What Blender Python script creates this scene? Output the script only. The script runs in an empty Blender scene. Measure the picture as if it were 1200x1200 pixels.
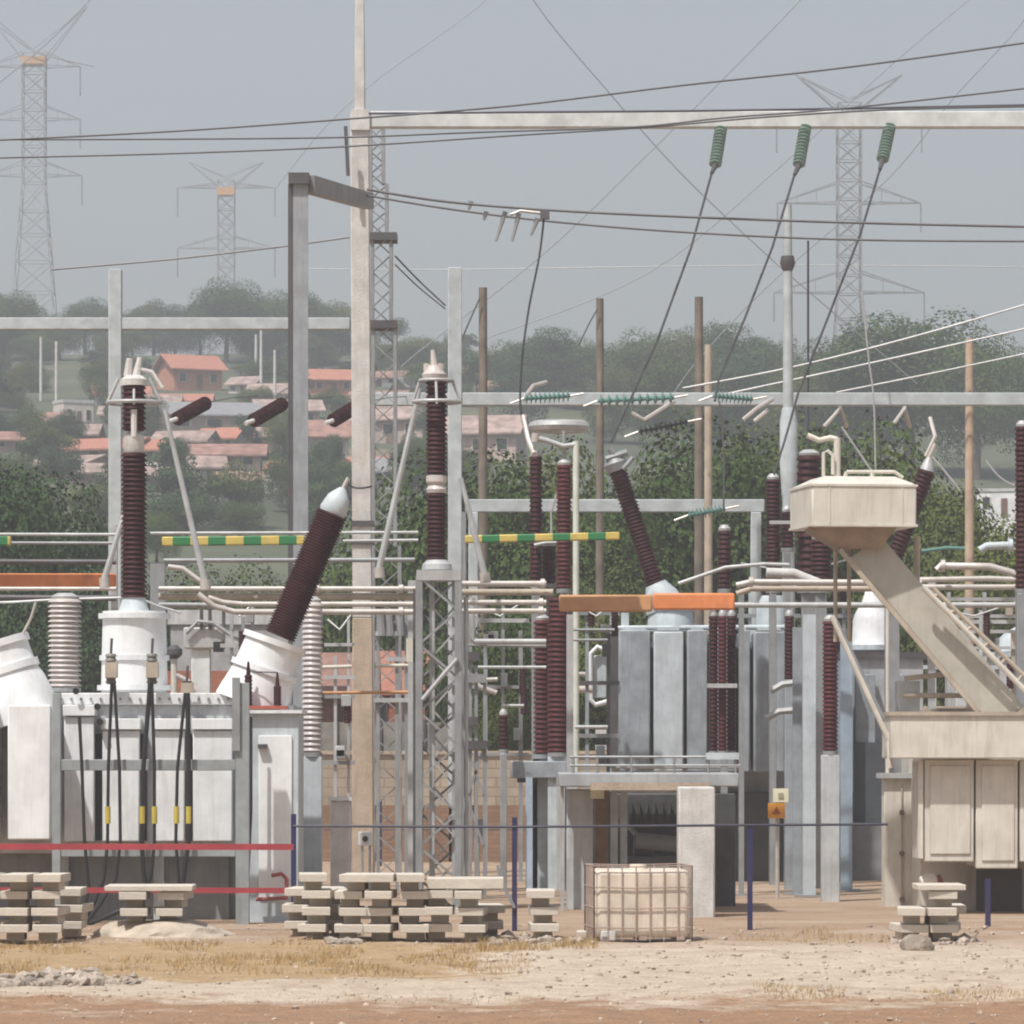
import bpy, math, random
from mathutils import Vector, Matrix, noise

random.seed(7)
sc = bpy.context.scene
COL = sc.collection
R = math.radians

# ------------------------------------------------------------------ camera
F, H, YH = 5400.0, 2.5, 880.0          # focal length in photo pixels, eye height, horizon row
cam = bpy.data.cameras.new('camera')
cam.sensor_width = 36.0
cam.lens = 36.0 * F / 1200.0
cam.shift_y = (YH - 600.0) / 1200.0
cam.clip_start, cam.clip_end = 1.0, 5000.0
camo = bpy.data.objects.new('camera', cam)
camo.location = (0, 0, H)
camo.rotation_euler = (R(90), 0, 0)
COL.objects.link(camo)
sc.camera = camo

# ------------------------------------------------------------------ sky, sun, exposure
SUN_DIR = Vector((-0.40, -0.58, 1.25)).normalized()      # towards the sun: behind the camera, to its left, high
w = bpy.data.worlds.new('World'); sc.world = w; w.use_nodes = True
nt = w.node_tree
bg = nt.nodes['Background']
sky = nt.nodes.new('ShaderNodeTexSky'); sky.sky_type = 'NISHITA'; sky.sun_disc = False
sky.sun_elevation = math.asin(SUN_DIR.z)
sky.sun_rotation = math.atan2(SUN_DIR.x, SUN_DIR.y)
sky.dust_density = 4.0; sky.air_density = 1.2
hs = nt.nodes.new('ShaderNodeHueSaturation'); hs.inputs['Saturation'].default_value = 0.72
nt.links.new(sky.outputs[0], hs.inputs['Color'])
nt.links.new(hs.outputs[0], bg.inputs['Color'])
bg.inputs['Strength'].default_value = 0.068
sun = bpy.data.lights.new('sun', 'SUN'); sun.energy = 3.45; sun.angle = R(1.2); sun.color = (1.0, 0.98, 0.945)
suno = bpy.data.objects.new('sun', sun); COL.objects.link(suno)
suno.rotation_euler = SUN_DIR.to_track_quat('Z', 'Y').to_euler()
suno.location = SUN_DIR * 200
sc.view_settings.view_transform = 'Standard'
sc.view_settings.look = 'None'
sc.view_settings.exposure = 0.6
sc.view_settings.gamma = 1.0
sc.view_settings.use_curve_mapping = False
sc.render.engine = 'CYCLES'
sc.cycles.use_denoising = True
sc.cycles.filter_width = 2.0
sc.cycles.volume_bounces = 1
sc.cycles.max_bounces = 6
sc.cycles.transparent_max_bounces = 16

# ------------------------------------------------------------------ helpers
def P(px, py, D):
    """the point at depth D metres that the photograph shows at pixel (px, py)"""
    return Vector(((px - 600.0) / F * D, D, H + (YH - py) / F * D))

def GP(px, D):
    return Vector(((px - 600.0) / F * D, D, 0.0))

def fr(v):
    v = v.normalized()
    a = Vector((0, 0, 1)) if abs(v.z) < 0.9 else Vector((0, 1, 0))
    u = a.cross(v).normalized()
    return u, v.cross(u).normalized()

class MB:
    def __init__(s): s.v = []; s.f = []
    def add(s, vs, fs):
        n = len(s.v); s.v += [Vector(q) for q in vs]; s.f += [tuple(i + n for i in q) for q in fs]; return s
    def box(s, c, d, rot=0.0, m=None):
        c = Vector(c); x, y, z = d[0] / 2, d[1] / 2, d[2] / 2
        vs = [Vector(q) for q in ((-x,-y,-z),(x,-y,-z),(x,y,-z),(-x,y,-z),(-x,-y,z),(x,-y,z),(x,y,z),(-x,y,z))]
        if m is None: m = Matrix.Rotation(rot, 3, 'Z')
        return s.add([c + m @ q for q in vs], [(0,3,2,1),(4,5,6,7),(0,1,5,4),(1,2,6,5),(2,3,7,6),(3,0,4,7)])
    def rect(s, x0, y0, x1, y1, D, depth):
        """a box whose front face fills a rectangle of the photograph at depth D"""
        a, b = P(x0, y1, D), P(x1, y0, D)
        return s.box(((a.x+b.x)/2, D + depth/2, (a.z+b.z)/2), (abs(b.x-a.x), depth, abs(b.z-a.z)))
    def rectg(s, x0, y0, x1, D, depth, z0=-0.05):
        """the same, standing on the ground"""
        a, b = P(x0, y0, D), P(x1, y0, D)
        return s.box(((a.x+b.x)/2, D + depth/2, (a.z+z0)/2), (abs(b.x-a.x), depth, a.z-z0))
    def bar(s, p0, p1, wd, ht, up=None):
        p0, p1 = Vector(p0), Vector(p1); d = (p1 - p0).normalized()
        if up is None: u, q = fr(d)
        else:
            u = Vector(up).cross(d).normalized(); q = d.cross(u).normalized()
        u = u * wd / 2; q = q * ht / 2
        vs = [p0-u-q, p0+u-q, p0+u+q, p0-u+q, p1-u-q, p1+u-q, p1+u+q, p1-u+q]
        return s.add(vs, [(0,3,2,1),(4,5,6,7),(0,1,5,4),(1,2,6,5),(2,3,7,6),(3,0,4,7)])
    def tube(s, pts, r, n=8):
        pts = [Vector(q) for q in pts]; k = len(pts)
        rr = r if isinstance(r, (list, tuple)) else [r] * k
        vs = []
        u = None
        for i in range(k):
            d = (pts[min(i+1, k-1)] - pts[max(i-1, 0)]).normalized()
            if u is None: u, q = fr(d)
            else:
                u = (u - d * u.dot(d)).normalized(); q = d.cross(u)
            for j in range(n):
                a = 2*math.pi*j/n
                vs.append(pts[i] + (u*math.cos(a) + q*math.sin(a)) * rr[i])
        fs = []
        for i in range(k-1):
            for j in range(n):
                j2 = (j+1) % n
                fs.append((i*n+j, i*n+j2, (i+1)*n+j2, (i+1)*n+j))
        fs.append(tuple(reversed(range(n)))); fs.append(tuple((k-1)*n+j for j in range(n)))
        return s.add(vs, fs)
    def lathe(s, p0, p1, prof, n=20):
        """prof: (t along p0..p1, radius)"""
        p0, p1 = Vector(p0), Vector(p1); ax = p1 - p0; u, q = fr(ax)
        vs = []
        for t, r in prof:
            for j in range(n):
                a = 2*math.pi*j/n
                vs.append(p0 + ax*t + (u*math.cos(a) + q*math.sin(a)) * r)
        k = len(prof); fs = []
        for i in range(k-1):
            for j in range(n):
                j2 = (j+1) % n
                fs.append((i*n+j, i*n+j2, (i+1)*n+j2, (i+1)*n+j))
        fs.append(tuple(reversed(range(n)))); fs.append(tuple((k-1)*n+j for j in range(n)))
        return s.add(vs, fs)
    def sheds(s, p0, p1, rc, rs, n, seg=18):
        n = round(n*1.35); rc = max(rc, rs*.80)
        prof = []
        for i in range(n):
            a, st = i / n, 1.0 / n
            prof += [(a + .02*st, rc), (a + .30*st, rc), (a + .36*st, rs), (a + .50*st, rs*.98), (a + .92*st, rc*1.06)]
        prof.append((1.0, rc))
        return s.lathe(p0, p1, prof, seg)
    def torus(s, c, rad, r, n=36, m=8, nrm=(0,0,1)):
        u, q = fr(Vector(nrm)); pts = []
        c = Vector(c); nv = Vector(nrm).normalized(); vs = []; fs = []
        for i in range(n):
            a = 2*math.pi*i/n; e = u*math.cos(a) + q*math.sin(a)
            for j in range(m):
                b = 2*math.pi*j/m
                vs.append(c + e*(rad + r*math.cos(b)) + nv*(r*math.sin(b)))
        for i in range(n):
            for j in range(m):
                fs.append((i*m+j, ((i+1)%n)*m+j, ((i+1)%n)*m+(j+1)%m, i*m+(j+1)%m))
        return s.add(vs, fs)
    def prism(s, poly, ext):
        k = len(poly); poly = [Vector(q) for q in poly]; ext = Vector(ext)
        vs = poly + [q + ext for q in poly]
        fs = [tuple(reversed(range(k))), tuple(range(k, 2*k))]
        for i in range(k): fs.append((i, (i+1) % k, (i+1) % k + k, i + k))
        return s.add(vs, fs)
    def build(s, name, mat, parent=None, origin=None, label=None, smooth=True, bevel=0.0):
        off = Vector(origin) if origin is not None else Vector((0, 0, 0))
        q = parent
        if parent is not None:
            off = Vector((0, 0, 0))
            while q is not None:
                off += q.location; q = q.parent
        me = bpy.data.meshes.new(name)
        me.from_pydata([tuple(v - off) for v in s.v], [], s.f)
        me.validate()
        import bmesh
        bm = bmesh.new(); bm.from_mesh(me)
        bmesh.ops.recalc_face_normals(bm, faces=bm.faces)
        bm.to_mesh(me); bm.free()
        if smooth:
            me.polygons.foreach_set('use_smooth', [True]*len(me.polygons))
            me.set_sharp_from_angle(angle=R(38))
        me.materials.append(mat)
        o = bpy.data.objects.new(name, me); COL.objects.link(o)
        if bevel:
            b = o.modifiers.new('bevel', 'BEVEL'); b.width = bevel; b.segments = 2; b.limit_method = 'ANGLE'
        if parent is not None: o.parent = parent
        elif origin is not None: o.location = off
        if label: o['label'] = label
        return o

def tag(o, label, cat, group=None, kind=None):
    o['label'] = label; o['category'] = cat
    if group: o['group'] = group
    if kind: o['kind'] = kind
    return o

def thing(name, label, cat, loc, group=None):
    o = bpy.data.objects.new(name, None); o.empty_display_size = .2
    COL.objects.link(o); o.location = loc
    return tag(o, label, cat, group)

def solo(name, mb, mat, label, cat, group=None, bevel=0.0):
    lo = Vector((sum(v.x for v in mb.v)/len(mb.v), sum(v.y for v in mb.v)/len(mb.v), min(v.z for v in mb.v)))
    return tag(mb.build(name, mat, None, lo, bevel=bevel), label, cat, group)

def structure(o):
    o['kind'] = 'structure'; return o

def copy_tree(o, parent=None):
    c = o.copy(); COL.objects.link(c)
    if parent is not None: c.parent = parent
    for ch in o.children: copy_tree(ch, c)
    return c

# ------------------------------------------------------------------ materials
def new_mat(name):
    m = bpy.data.materials.new(name); m.use_nodes = True
    return m, m.node_tree, m.node_tree.nodes['Principled BSDF']

def mixc(nt, a, b, fac, mode='MIX'):
    n = nt.nodes.new('ShaderNodeMix'); n.data_type = 'RGBA'; n.blend_type = mode
    for sock, val in ((n.inputs[6], a), (n.inputs[7], b), (n.inputs[0], fac)):
        if isinstance(val, bpy.types.NodeSocket): nt.links.new(val, sock)
        elif isinstance(val, (int, float)): sock.default_value = val
        else: sock.default_value = (*val, 1) if len(val) == 3 else val
    return n.outputs[2]

def noisef(nt, coord, scale, detail=5, rough=.6, lo=.35, hi=.65, stretch=None):
    if stretch:
        mp = nt.nodes.new('ShaderNodeMapping'); mp.inputs['Scale'].default_value = stretch
        nt.links.new(coord, mp.inputs['Vector']); coord = mp.outputs[0]
    n = nt.nodes.new('ShaderNodeTexNoise'); n.inputs['Scale'].default_value = scale
    n.inputs['Detail'].default_value = detail; n.inputs['Roughness'].default_value = rough
    nt.links.new(coord, n.inputs['Vector'])
    r = nt.nodes.new('ShaderNodeMapRange'); r.inputs[1].default_value = lo; r.inputs[2].default_value = hi
    nt.links.new(n.outputs['Fac'], r.inputs[0])
    return r.outputs[0]

def M(name, col, rough=.6, metal=0.0, var=.18, scale=2.5, dirt=None, damt=.35, streak=True, bump=0.0, bscale=30, spec=.35, vary=0.0):
    m, nt, b = new_mat(name)
    tc = nt.nodes.new('ShaderNodeTexCoord').outputs['Object']
    f1 = noisef(nt, tc, scale, 6)
    dark = tuple(c*(1-var) for c in col); light = tuple(min(1, c*(1+var*.6)) for c in col)
    c = mixc(nt, dark, light, f1)
    if dirt:
        f2 = noisef(nt, tc, 3.0, 6, .65, .5, .75, (2.2, 2.2, .35) if streak else None)
        k = nt.nodes.new('ShaderNodeMath'); k.operation = 'MULTIPLY'; k.inputs[1].default_value = damt
        nt.links.new(f2, k.inputs[0])
        c = mixc(nt, c, dirt, k.outputs[0])
        if streak:
            f4 = noisef(nt, tc, 3.0, 5, .7, .52, .72, (9, 9, .45))
            k2 = nt.nodes.new('ShaderNodeMath'); k2.operation = 'MULTIPLY'; k2.inputs[1].default_value = damt*.75
            nt.links.new(f4, k2.inputs[0])
            c = mixc(nt, c, dirt, k2.outputs[0])
    if vary:
        oi = nt.nodes.new('ShaderNodeObjectInfo')
        c = mixc(nt, c, tuple(q*(1-vary) for q in col), oi.outputs['Random'])
    nt.links.new(c, b.inputs['Base Color'])
    b.inputs['Roughness'].default_value = rough; b.inputs['Metallic'].default_value = metal
    b.inputs['Specular IOR Level'].default_value = spec
    if bump:
        f3 = noisef(nt, tc, bscale, 4)
        bp = nt.nodes.new('ShaderNodeBump'); bp.inputs['Strength'].default_value = bump; bp.inputs['Distance'].default_value = .02
        nt.links.new(f3, bp.inputs['Height']); nt.links.new(bp.outputs[0], b.inputs['Normal'])
    return m

RUST = (.22, .10, .05)
DUST = (.30, .24, .18)
white_paint = M('white_paint', (.745, .75, .745), .45, var=.10, dirt=(.45, .43, .40), damt=.3)
white_shade = M('off_white_paint', (.70, .71, .71), .5, var=.12, dirt=(.38, .37, .35), damt=.4)
tank_grey = M('light_grey_paint', (.46, .475, .485), .5, dirt=(.24, .22, .20), damt=.5)
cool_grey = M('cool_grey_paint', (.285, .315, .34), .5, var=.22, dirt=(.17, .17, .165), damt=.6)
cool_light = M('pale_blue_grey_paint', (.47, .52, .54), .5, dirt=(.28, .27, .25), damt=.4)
beige = M('beige_paint', (.60, .565, .495), .5, var=.10, dirt=(.34, .27, .19), damt=.45)
beige_dark = M('worn_beige_paint', (.42, .36, .285), .55, dirt=(.28, .2, .14), damt=.5)
steel = M('galvanised_steel', (.30, .31, .315), .5, .3, dirt=(.17, .15, .13), damt=.5)
steel_light = M('pale_galvanised_steel', (.45, .455, .45), .5, .2, dirt=(.28, .25, .22), damt=.5)
steel_dark = M('dark_steel', (.10, .10, .105), .5, .3, dirt=RUST, damt=.3)
alu = M('aluminium_tube', (.52, .48, .44), .45, .25, dirt=(.33, .27, .22), damt=.5, streak=False)
maroon = M('maroon_porcelain', (.040, .009, .011), .6, var=.3, dirt=(.10, .05, .045), damt=.3, spec=.15)
maroon_red = M('reddish_porcelain', (.075, .014, .016), .6, var=.3, dirt=(.14, .07, .06), damt=.3, spec=.15)
pale_porcelain = M('pale_porcelain', (.50, .45, .42), .35, dirt=(.25, .19, .16), damt=.6, streak=False)
black_rubber = M('black_rubber', (.018, .018, .02), .5)
yellow = M('yellow_tape', (.46, .37, .06), .6)
concrete = M('weathered_concrete', (.56, .545, .52), .85, dirt=(.42, .30, .2), damt=.55, bump=.3)
concrete_pale = M('pale_concrete', (.55, .535, .51), .85, dirt=(.36, .30, .25), damt=.5, bump=.2)
concrete_tan = M('tan_concrete', (.43, .345, .26), .85, dirt=(.26, .19, .13), damt=.6, bump=.3)
block_concrete = M('cast_block_concrete', (.60, .54, .46), .9, var=.2, dirt=(.33, .26, .19), damt=.45, streak=False, bump=.22, vary=.13)
beam_white = M('whitewashed_beam', (.57, .59, .58), .7, dirt=(.38, .38, .36), damt=.5, streak=False)
gantry_grey = M('weathered_gantry_concrete', (.41, .445, .45), .75, dirt=(.28, .29, .29), damt=.5, streak=False)
wood = M('grey_timber', (.17, .14, .11), .85, var=.3, dirt=(.28, .25, .21), damt=.6)
wood_pale = M('pale_timber', (.42, .35, .27), .85, var=.2, dirt=(.25, .2, .15), damt=.5)
copper = M('copper_orange', (.70, .235, .085), .5, dirt=(.28, .12, .07), damt=.5, streak=False)
copper_tan = M('dull_orange', (.50, .255, .115), .55, dirt=(.3, .17, .1), damt=.5, streak=False)
red_tape = M('red_plastic', (.36, .05, .06), .5, var=.2)
blue_paint = M('blue_paint', (.022, .024, .085), .5, dirt=(.10, .06, .06), damt=.4)
navy_wire = M('dark_wire', (.05, .05, .07), .5)
wire_dark = M('aged_conductor', (.07, .07, .075), .5, .3)
wire_mid = M('grey_conductor', (.115, .112, .115), .5, .3)
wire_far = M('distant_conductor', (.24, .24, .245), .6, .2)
wire_pale = M('pale_conductor', (.42, .42, .41), .5, .2)
glass_green = M('green_glass', (.22, .31, .265), .3, spec=.5, var=.2)
glass_teal = M('teal_glass', (.10, .22, .19), .3, spec=.5)
pylon_steel = M('pylon_steel', (.27, .27, .275), .6, .2)
pylon_orange = M('orange_marker_paint', (.55, .30, .12), .6)
rusty = M('rusty_bar', (.36, .275, .235), .8, dirt=(.36, .2, .12), damt=.5)
tote_plastic = M('yellowed_plastic', (.64, .56, .465), .4, var=.18, dirt=(.48, .38, .29), damt=.8)
sign_white = M('sign_white', (.72, .68, .50), .5)
sign_orange = M('sign_orange', (.62, .27, .03), .5)
rock_m = M('grey_rock', (.30, .25, .20), .95, var=.35, bump=.8, bscale=12)

def stripe_mat(name, ca, cb, period, duty, phase=0.0):
    m, nt, b = new_mat(name)
    tc = nt.nodes.new('ShaderNodeTexCoord'); sp = nt.nodes.new('ShaderNodeSeparateXYZ')
    nt.links.new(tc.outputs['Object'], sp.inputs[0])
    def mth(op, x, y=None):
        n = nt.nodes.new('ShaderNodeMath'); n.operation = op
        if isinstance(x, bpy.types.NodeSocket): nt.links.new(x, n.inputs[0])
        else: n.inputs[0].default_value = x
        if y is not None: n.inputs[1].default_value = y
        return n.outputs[0]
    fx = mth('FRACT', mth('MULTIPLY', mth('ADD', sp.outputs['X'], 50.0 + phase), 1.0/period))
    fac = mth('LESS_THAN', fx, duty)
    fn = noisef(nt, tc.outputs['Object'], 6.0)
    c = mixc(nt, ca, cb, fac); c = mixc(nt, c, tuple(.7*q for q in ca), mth('MULTIPLY', fn, .25))
    nt.links.new(c, b.inputs['Base Color']); b.inputs['Roughness'].default_value = .55
    return m
stripes = stripe_mat('green_and_yellow_stripes', (.02, .17, .055), (.60, .44, .11), .58, .5)

def brick_mat(name, c1, c2, mortar, bw, bh, bump=.4):
    m, nt, b = new_mat(name)
    tc = nt.nodes.new('ShaderNodeTexCoord'); mp = nt.nodes.new('ShaderNodeMapping'); mp.inputs['Rotation'].default_value = (R(90), 0, 0)
    nt.links.new(tc.outputs['Object'], mp.inputs[0])
    br = nt.nodes.new('ShaderNodeTexBrick'); br.inputs['Color1'].default_value = (*c1, 1); br.inputs['Color2'].default_value = (*c2, 1)
    br.inputs['Mortar'].default_value = (*mortar, 1); br.inputs['Scale'].default_value = 1.0
    br.inputs['Brick Width'].default_value = bw; br.inputs['Row Height'].default_value = bh; br.inputs['Mortar Size'].default_value = .012
    nt.links.new(mp.outputs[0], br.inputs[0])
    f = noisef(nt, tc.outputs['Object'], 1.2, 6)
    c = mixc(nt, br.outputs['Color'], tuple(.55*q for q in c1), f)
    k = mixc(nt, br.outputs['Color'], c, .6)
    nt.links.new(k, b.inputs['Base Color']); b.inputs['Roughness'].default_value = .9
    bp = nt.nodes.new('ShaderNodeBump'); bp.inputs['Strength'].default_value = bump; bp.inputs['Distance'].default_value = .01; bp.invert = True
    nt.links.new(br.outputs['Fac'], bp.inputs['Height']); nt.links.new(bp.outputs[0], b.inputs['Normal'])
    return m
block_wall = brick_mat('beige_block_wall', (.40, .33, .25), (.34, .27, .2), (.22, .17, .13), .42, .21)
earth_wall = brick_mat('orange_brick_wall', (.29, .17, .10), (.23, .135, .085), (.19, .125, .085), .3, .1)
red_brick = brick_mat('red_brick', (.42, .15, .085), (.36, .12, .07), (.25, .13, .09), .3, .12, .2)

def leaf_mat(name, dark, light):
    m, nt, b = new_mat(name)
    tc = nt.nodes.new('ShaderNodeTexCoord'); oi = nt.nodes.new('ShaderNodeObjectInfo')
    f = noisef(nt, tc.outputs['Object'], 3.0, 4, .6, .3, .7)
    c = mixc(nt, dark, light, f)
    c2 = mixc(nt, tuple(.7*q for q in dark), tuple(1.05*light[i]*(1.12, .98, .8)[i] for i in range(3)), oi.outputs['Random'])
    nt.links.new(mixc(nt, c, c2, .4), b.inputs['Base Color'])
    b.inputs['Roughness'].default_value = .65; b.inputs['Specular IOR Level'].default_value = .2
    b.inputs['Transmission Weight'].default_value = 0
    return m
leaf_a = leaf_mat('leaf_deep_green', (.020, .048, .007), (.066, .112, .016))
leaf_b = leaf_mat('leaf_olive', (.032, .052, .008), (.092, .122, .020))
leaf_c = leaf_mat('leaf_blue_green', (.016, .042, .013), (.046, .092, .028))
bark = M('bark', (.13, .10, .08), .9, var=.35)

# ------------------------------------------------------------------ ground and hill
def hill_z(x, D):
    if D < 150: return 0.0
    r = min(D, 520 + 40*noise.noise(Vector((x*.008, 3.3, 0))))
    z = 0.128*(r - 150)
    k = x / max(D, 1) * F                              # higher towards one side of the valley
    z *= 1.0 + .00005*max(-600, min(600, -k)) * min(1, (D-150)/200)
    z += 2.2*noise.noise(Vector((x*.022, D*.016, .7))) * min(1, (D-150)/80)
    if D > 560: z -= .05*(D-560)
    return max(z, -.5)

def solve_ground(px, py):
    """the depth at which the ground meets pixel row py in column px"""
    D = 160.0
    while D < 555:
        x = (px-600)/F*D
        if YH - (hill_z(x, D) - H)*F/D <= py: return D
        D += 1.0
    return 555.0

def ground_mat():
    m, nt, b = new_mat('dusty_earth')
    tc = nt.nodes.new('ShaderNodeTexCoord').outputs['Object']
    sp = nt.nodes.new('ShaderNodeSeparateXYZ'); nt.links.new(tc, sp.inputs[0])
    def mr(sock, a, bb):
        r = nt.nodes.new('ShaderNodeMapRange'); r.inputs[1].default_value = a; r.inputs[2].default_value = bb
        nt.links.new(sock, r.inputs[0]); return r.outputs[0]
    def mth(op, x, y):
        n = nt.nodes.new('ShaderNodeMath'); n.operation = op
        for i, q in enumerate((x, y)):
            if isinstance(q, bpy.types.NodeSocket): nt.links.new(q, n.inputs[i])
            else: n.inputs[i].default_value = q
        return n.outputs[0]
    big = noisef(nt, tc, .5, 5, .6, .3, .7); mid = noisef(nt, tc, 2.2, 6, .65, .3, .7); fine = noisef(nt, tc, 14, 5, .7, .3, .7)
    yw = mth('ADD', sp.outputs['Y'], mth('MULTIPLY', mth('SUBTRACT', noisef(nt, tc, .8, 6, .65, .2, .8), .5), 3.2))
    brown = mixc(nt, mixc(nt, (.34, .165, .075), (.49, .265, .135), mid), (.27, .15, .08), noisef(nt, tc, 2.6, 8, .75, .46, .66))
    pale = mixc(nt, mixc(nt, (.62, .50, .375), (.86, .74, .585), mid), (.44, .30, .21), noisef(nt, tc, .9, 7, .7, .52, .75, (1, .6, 1)))
    yard = mixc(nt, mixc(nt, (.37, .22, .125), (.57, .42, .285), big), (.60, .49, .40), noisef(nt, tc, .7, 6, .7, .5, .7, (.5, 1, 1)))
    edge = mth('ADD', sp.outputs['Y'], mth('MULTIPLY', mth('SUBTRACT', noisef(nt, tc, .55, 8, .72, .2, .8), .5), 7.0))
    c = mixc(nt, brown, pale, mr(edge, 45.6, 47.4))
    c = mixc(nt, c, yard, mr(yw, 58.0, 61.5))
    c = mixc(nt, c, (.34, .22, .15), mth('MULTIPLY', noisef(nt, tc, 1.0, 6, .7, .52, .72, (.18, 1.7, 1)), .5))
    # straw patch on the west half
    xw = mth('ADD', sp.outputs['X'], mth('MULTIPLY', mth('SUBTRACT', mid, .5), 2.0))
    patch = mth('MULTIPLY', mth('SUBTRACT', 1.0, mr(xw, -.9, .1)), mth('MULTIPLY', mr(yw, 50.0, 51.0), mth('SUBTRACT', 1.0, mr(yw, 59.5, 61))))
    c = mixc(nt, c, mixc(nt, (.40, .235, .085), (.60, .40, .18), mid), mth('MULTIPLY', patch, .9))
    far = mixc(nt, (.10, .09, .05), (.17, .14, .085), mid)
    c = mixc(nt, c, far, mr(yw, 108, 114))
    c = mixc(nt, c, mixc(nt, (.2, .13, .09), (.74, .61, .49), noisef(nt, tc, 22, 6, .8, .35, .65)), .30)
    nt.links.new(c, b.inputs['Base Color']); b.inputs['Roughness'].default_value = .95; b.inputs['Specular IOR Level'].default_value = .1
    bp = nt.nodes.new('ShaderNodeBump'); bp.inputs['Strength'].default_value = .9; bp.inputs['Distance'].default_value = .09
    nt.links.new(mixc(nt, mid, fine, .5), bp.inputs['Height']); nt.links.new(bp.outputs[0], b.inputs['Normal'])
    return m

def ground_z(x, y):
    if y > 66 or abs(x) > 10: return 0.0
    k = min(1, (66-y)/3.0)
    z = .05*noise.noise(Vector((x*.55, y*.35, 0))) + .025*noise.noise(Vector((x*2.1, y*1.5, 5)))
    if y < 47.5: z -= .05*min(1, (47.5-y)/1.0)
    return z*k
def axis(dense0, dense1, step, lo, hi):
    a = []; q = dense0
    while q <= dense1: a.append(q); q += step
    s, q = step, dense1
    while q < hi: s *= 1.5; q += s; a.append(min(q, hi))
    s, q, pre = step, dense0, []
    while q > lo: s *= 1.5; q -= s; pre.append(max(q, lo))
    return pre[::-1] + a
xs = axis(-8.5, 8.5, .16, -1500, 1500); ys = axis(38, 66, .2, -200, 3000)
g = MB()
g.v = [Vector((x, y, ground_z(x, y))) for y in ys for x in xs]
nx = len(xs)
g.f = [(j*nx+i, j*nx+i+1, (j+1)*nx+i+1, (j+1)*nx+i) for j in range(len(ys)-1) for i in range(nx-1)]
ground = structure(g.build('ground', ground_mat(), None, (0, 0, 0)))

m_hill, nth, bh = new_mat('scrub_hillside')
tch = nth.nodes.new('ShaderNodeTexCoord').outputs['Object']
ch = mixc(nth, (.035, .048, .024), (.085, .095, .05), noisef(nth, tch, .05, 8, .7, .35, .65))
ch = mixc(nth, ch, (.22, .16, .10), noisef(nth, tch, .03, 6, .7, .58, .7))
nth.links.new(ch, bh.inputs['Base Color']); bh.inputs['Roughness'].default_value = .95
hx = [-420 + 7*i for i in range(121)]; hy = [140 + 7*j for j in range(130)]
hm = MB(); hm.v = [Vector((x, y, hill_z(x, y) - (.6 if y < 152 else 0))) for y in hy for x in hx]
hm.f = [(j*121+i, j*121+i+1, (j+1)*121+i+1, (j+1)*121+i) for j in range(len(hy)-1) for i in range(120)]
structure(hm.build('hillside', m_hill, None, (0, 0, 0)))

# air: one closed box of even haze round everything
hz = MB().box((0, 520, 89.5), (900, 1260, 181))
m_hz = bpy.data.materials.new('haze_air'); m_hz.use_nodes = True
n2 = m_hz.node_tree; n2.nodes.clear()
out = n2.nodes.new('ShaderNodeOutputMaterial'); pv = n2.nodes.new('ShaderNodeVolumePrincipled')
pv.inputs['Color'].default_value = (.865, .90, .97, 1); pv.inputs['Density'].default_value = .00086; pv.inputs['Anisotropy'].default_value = .2
n2.links.new(pv.outputs[0], out.inputs['Volume'])
hzo = hz.build('haze', m_hz, None, (0, 0, 0), smooth=False); hzo['kind'] = 'stuff'; hzo['label'] = 'pale grey haze over the valley'

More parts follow.
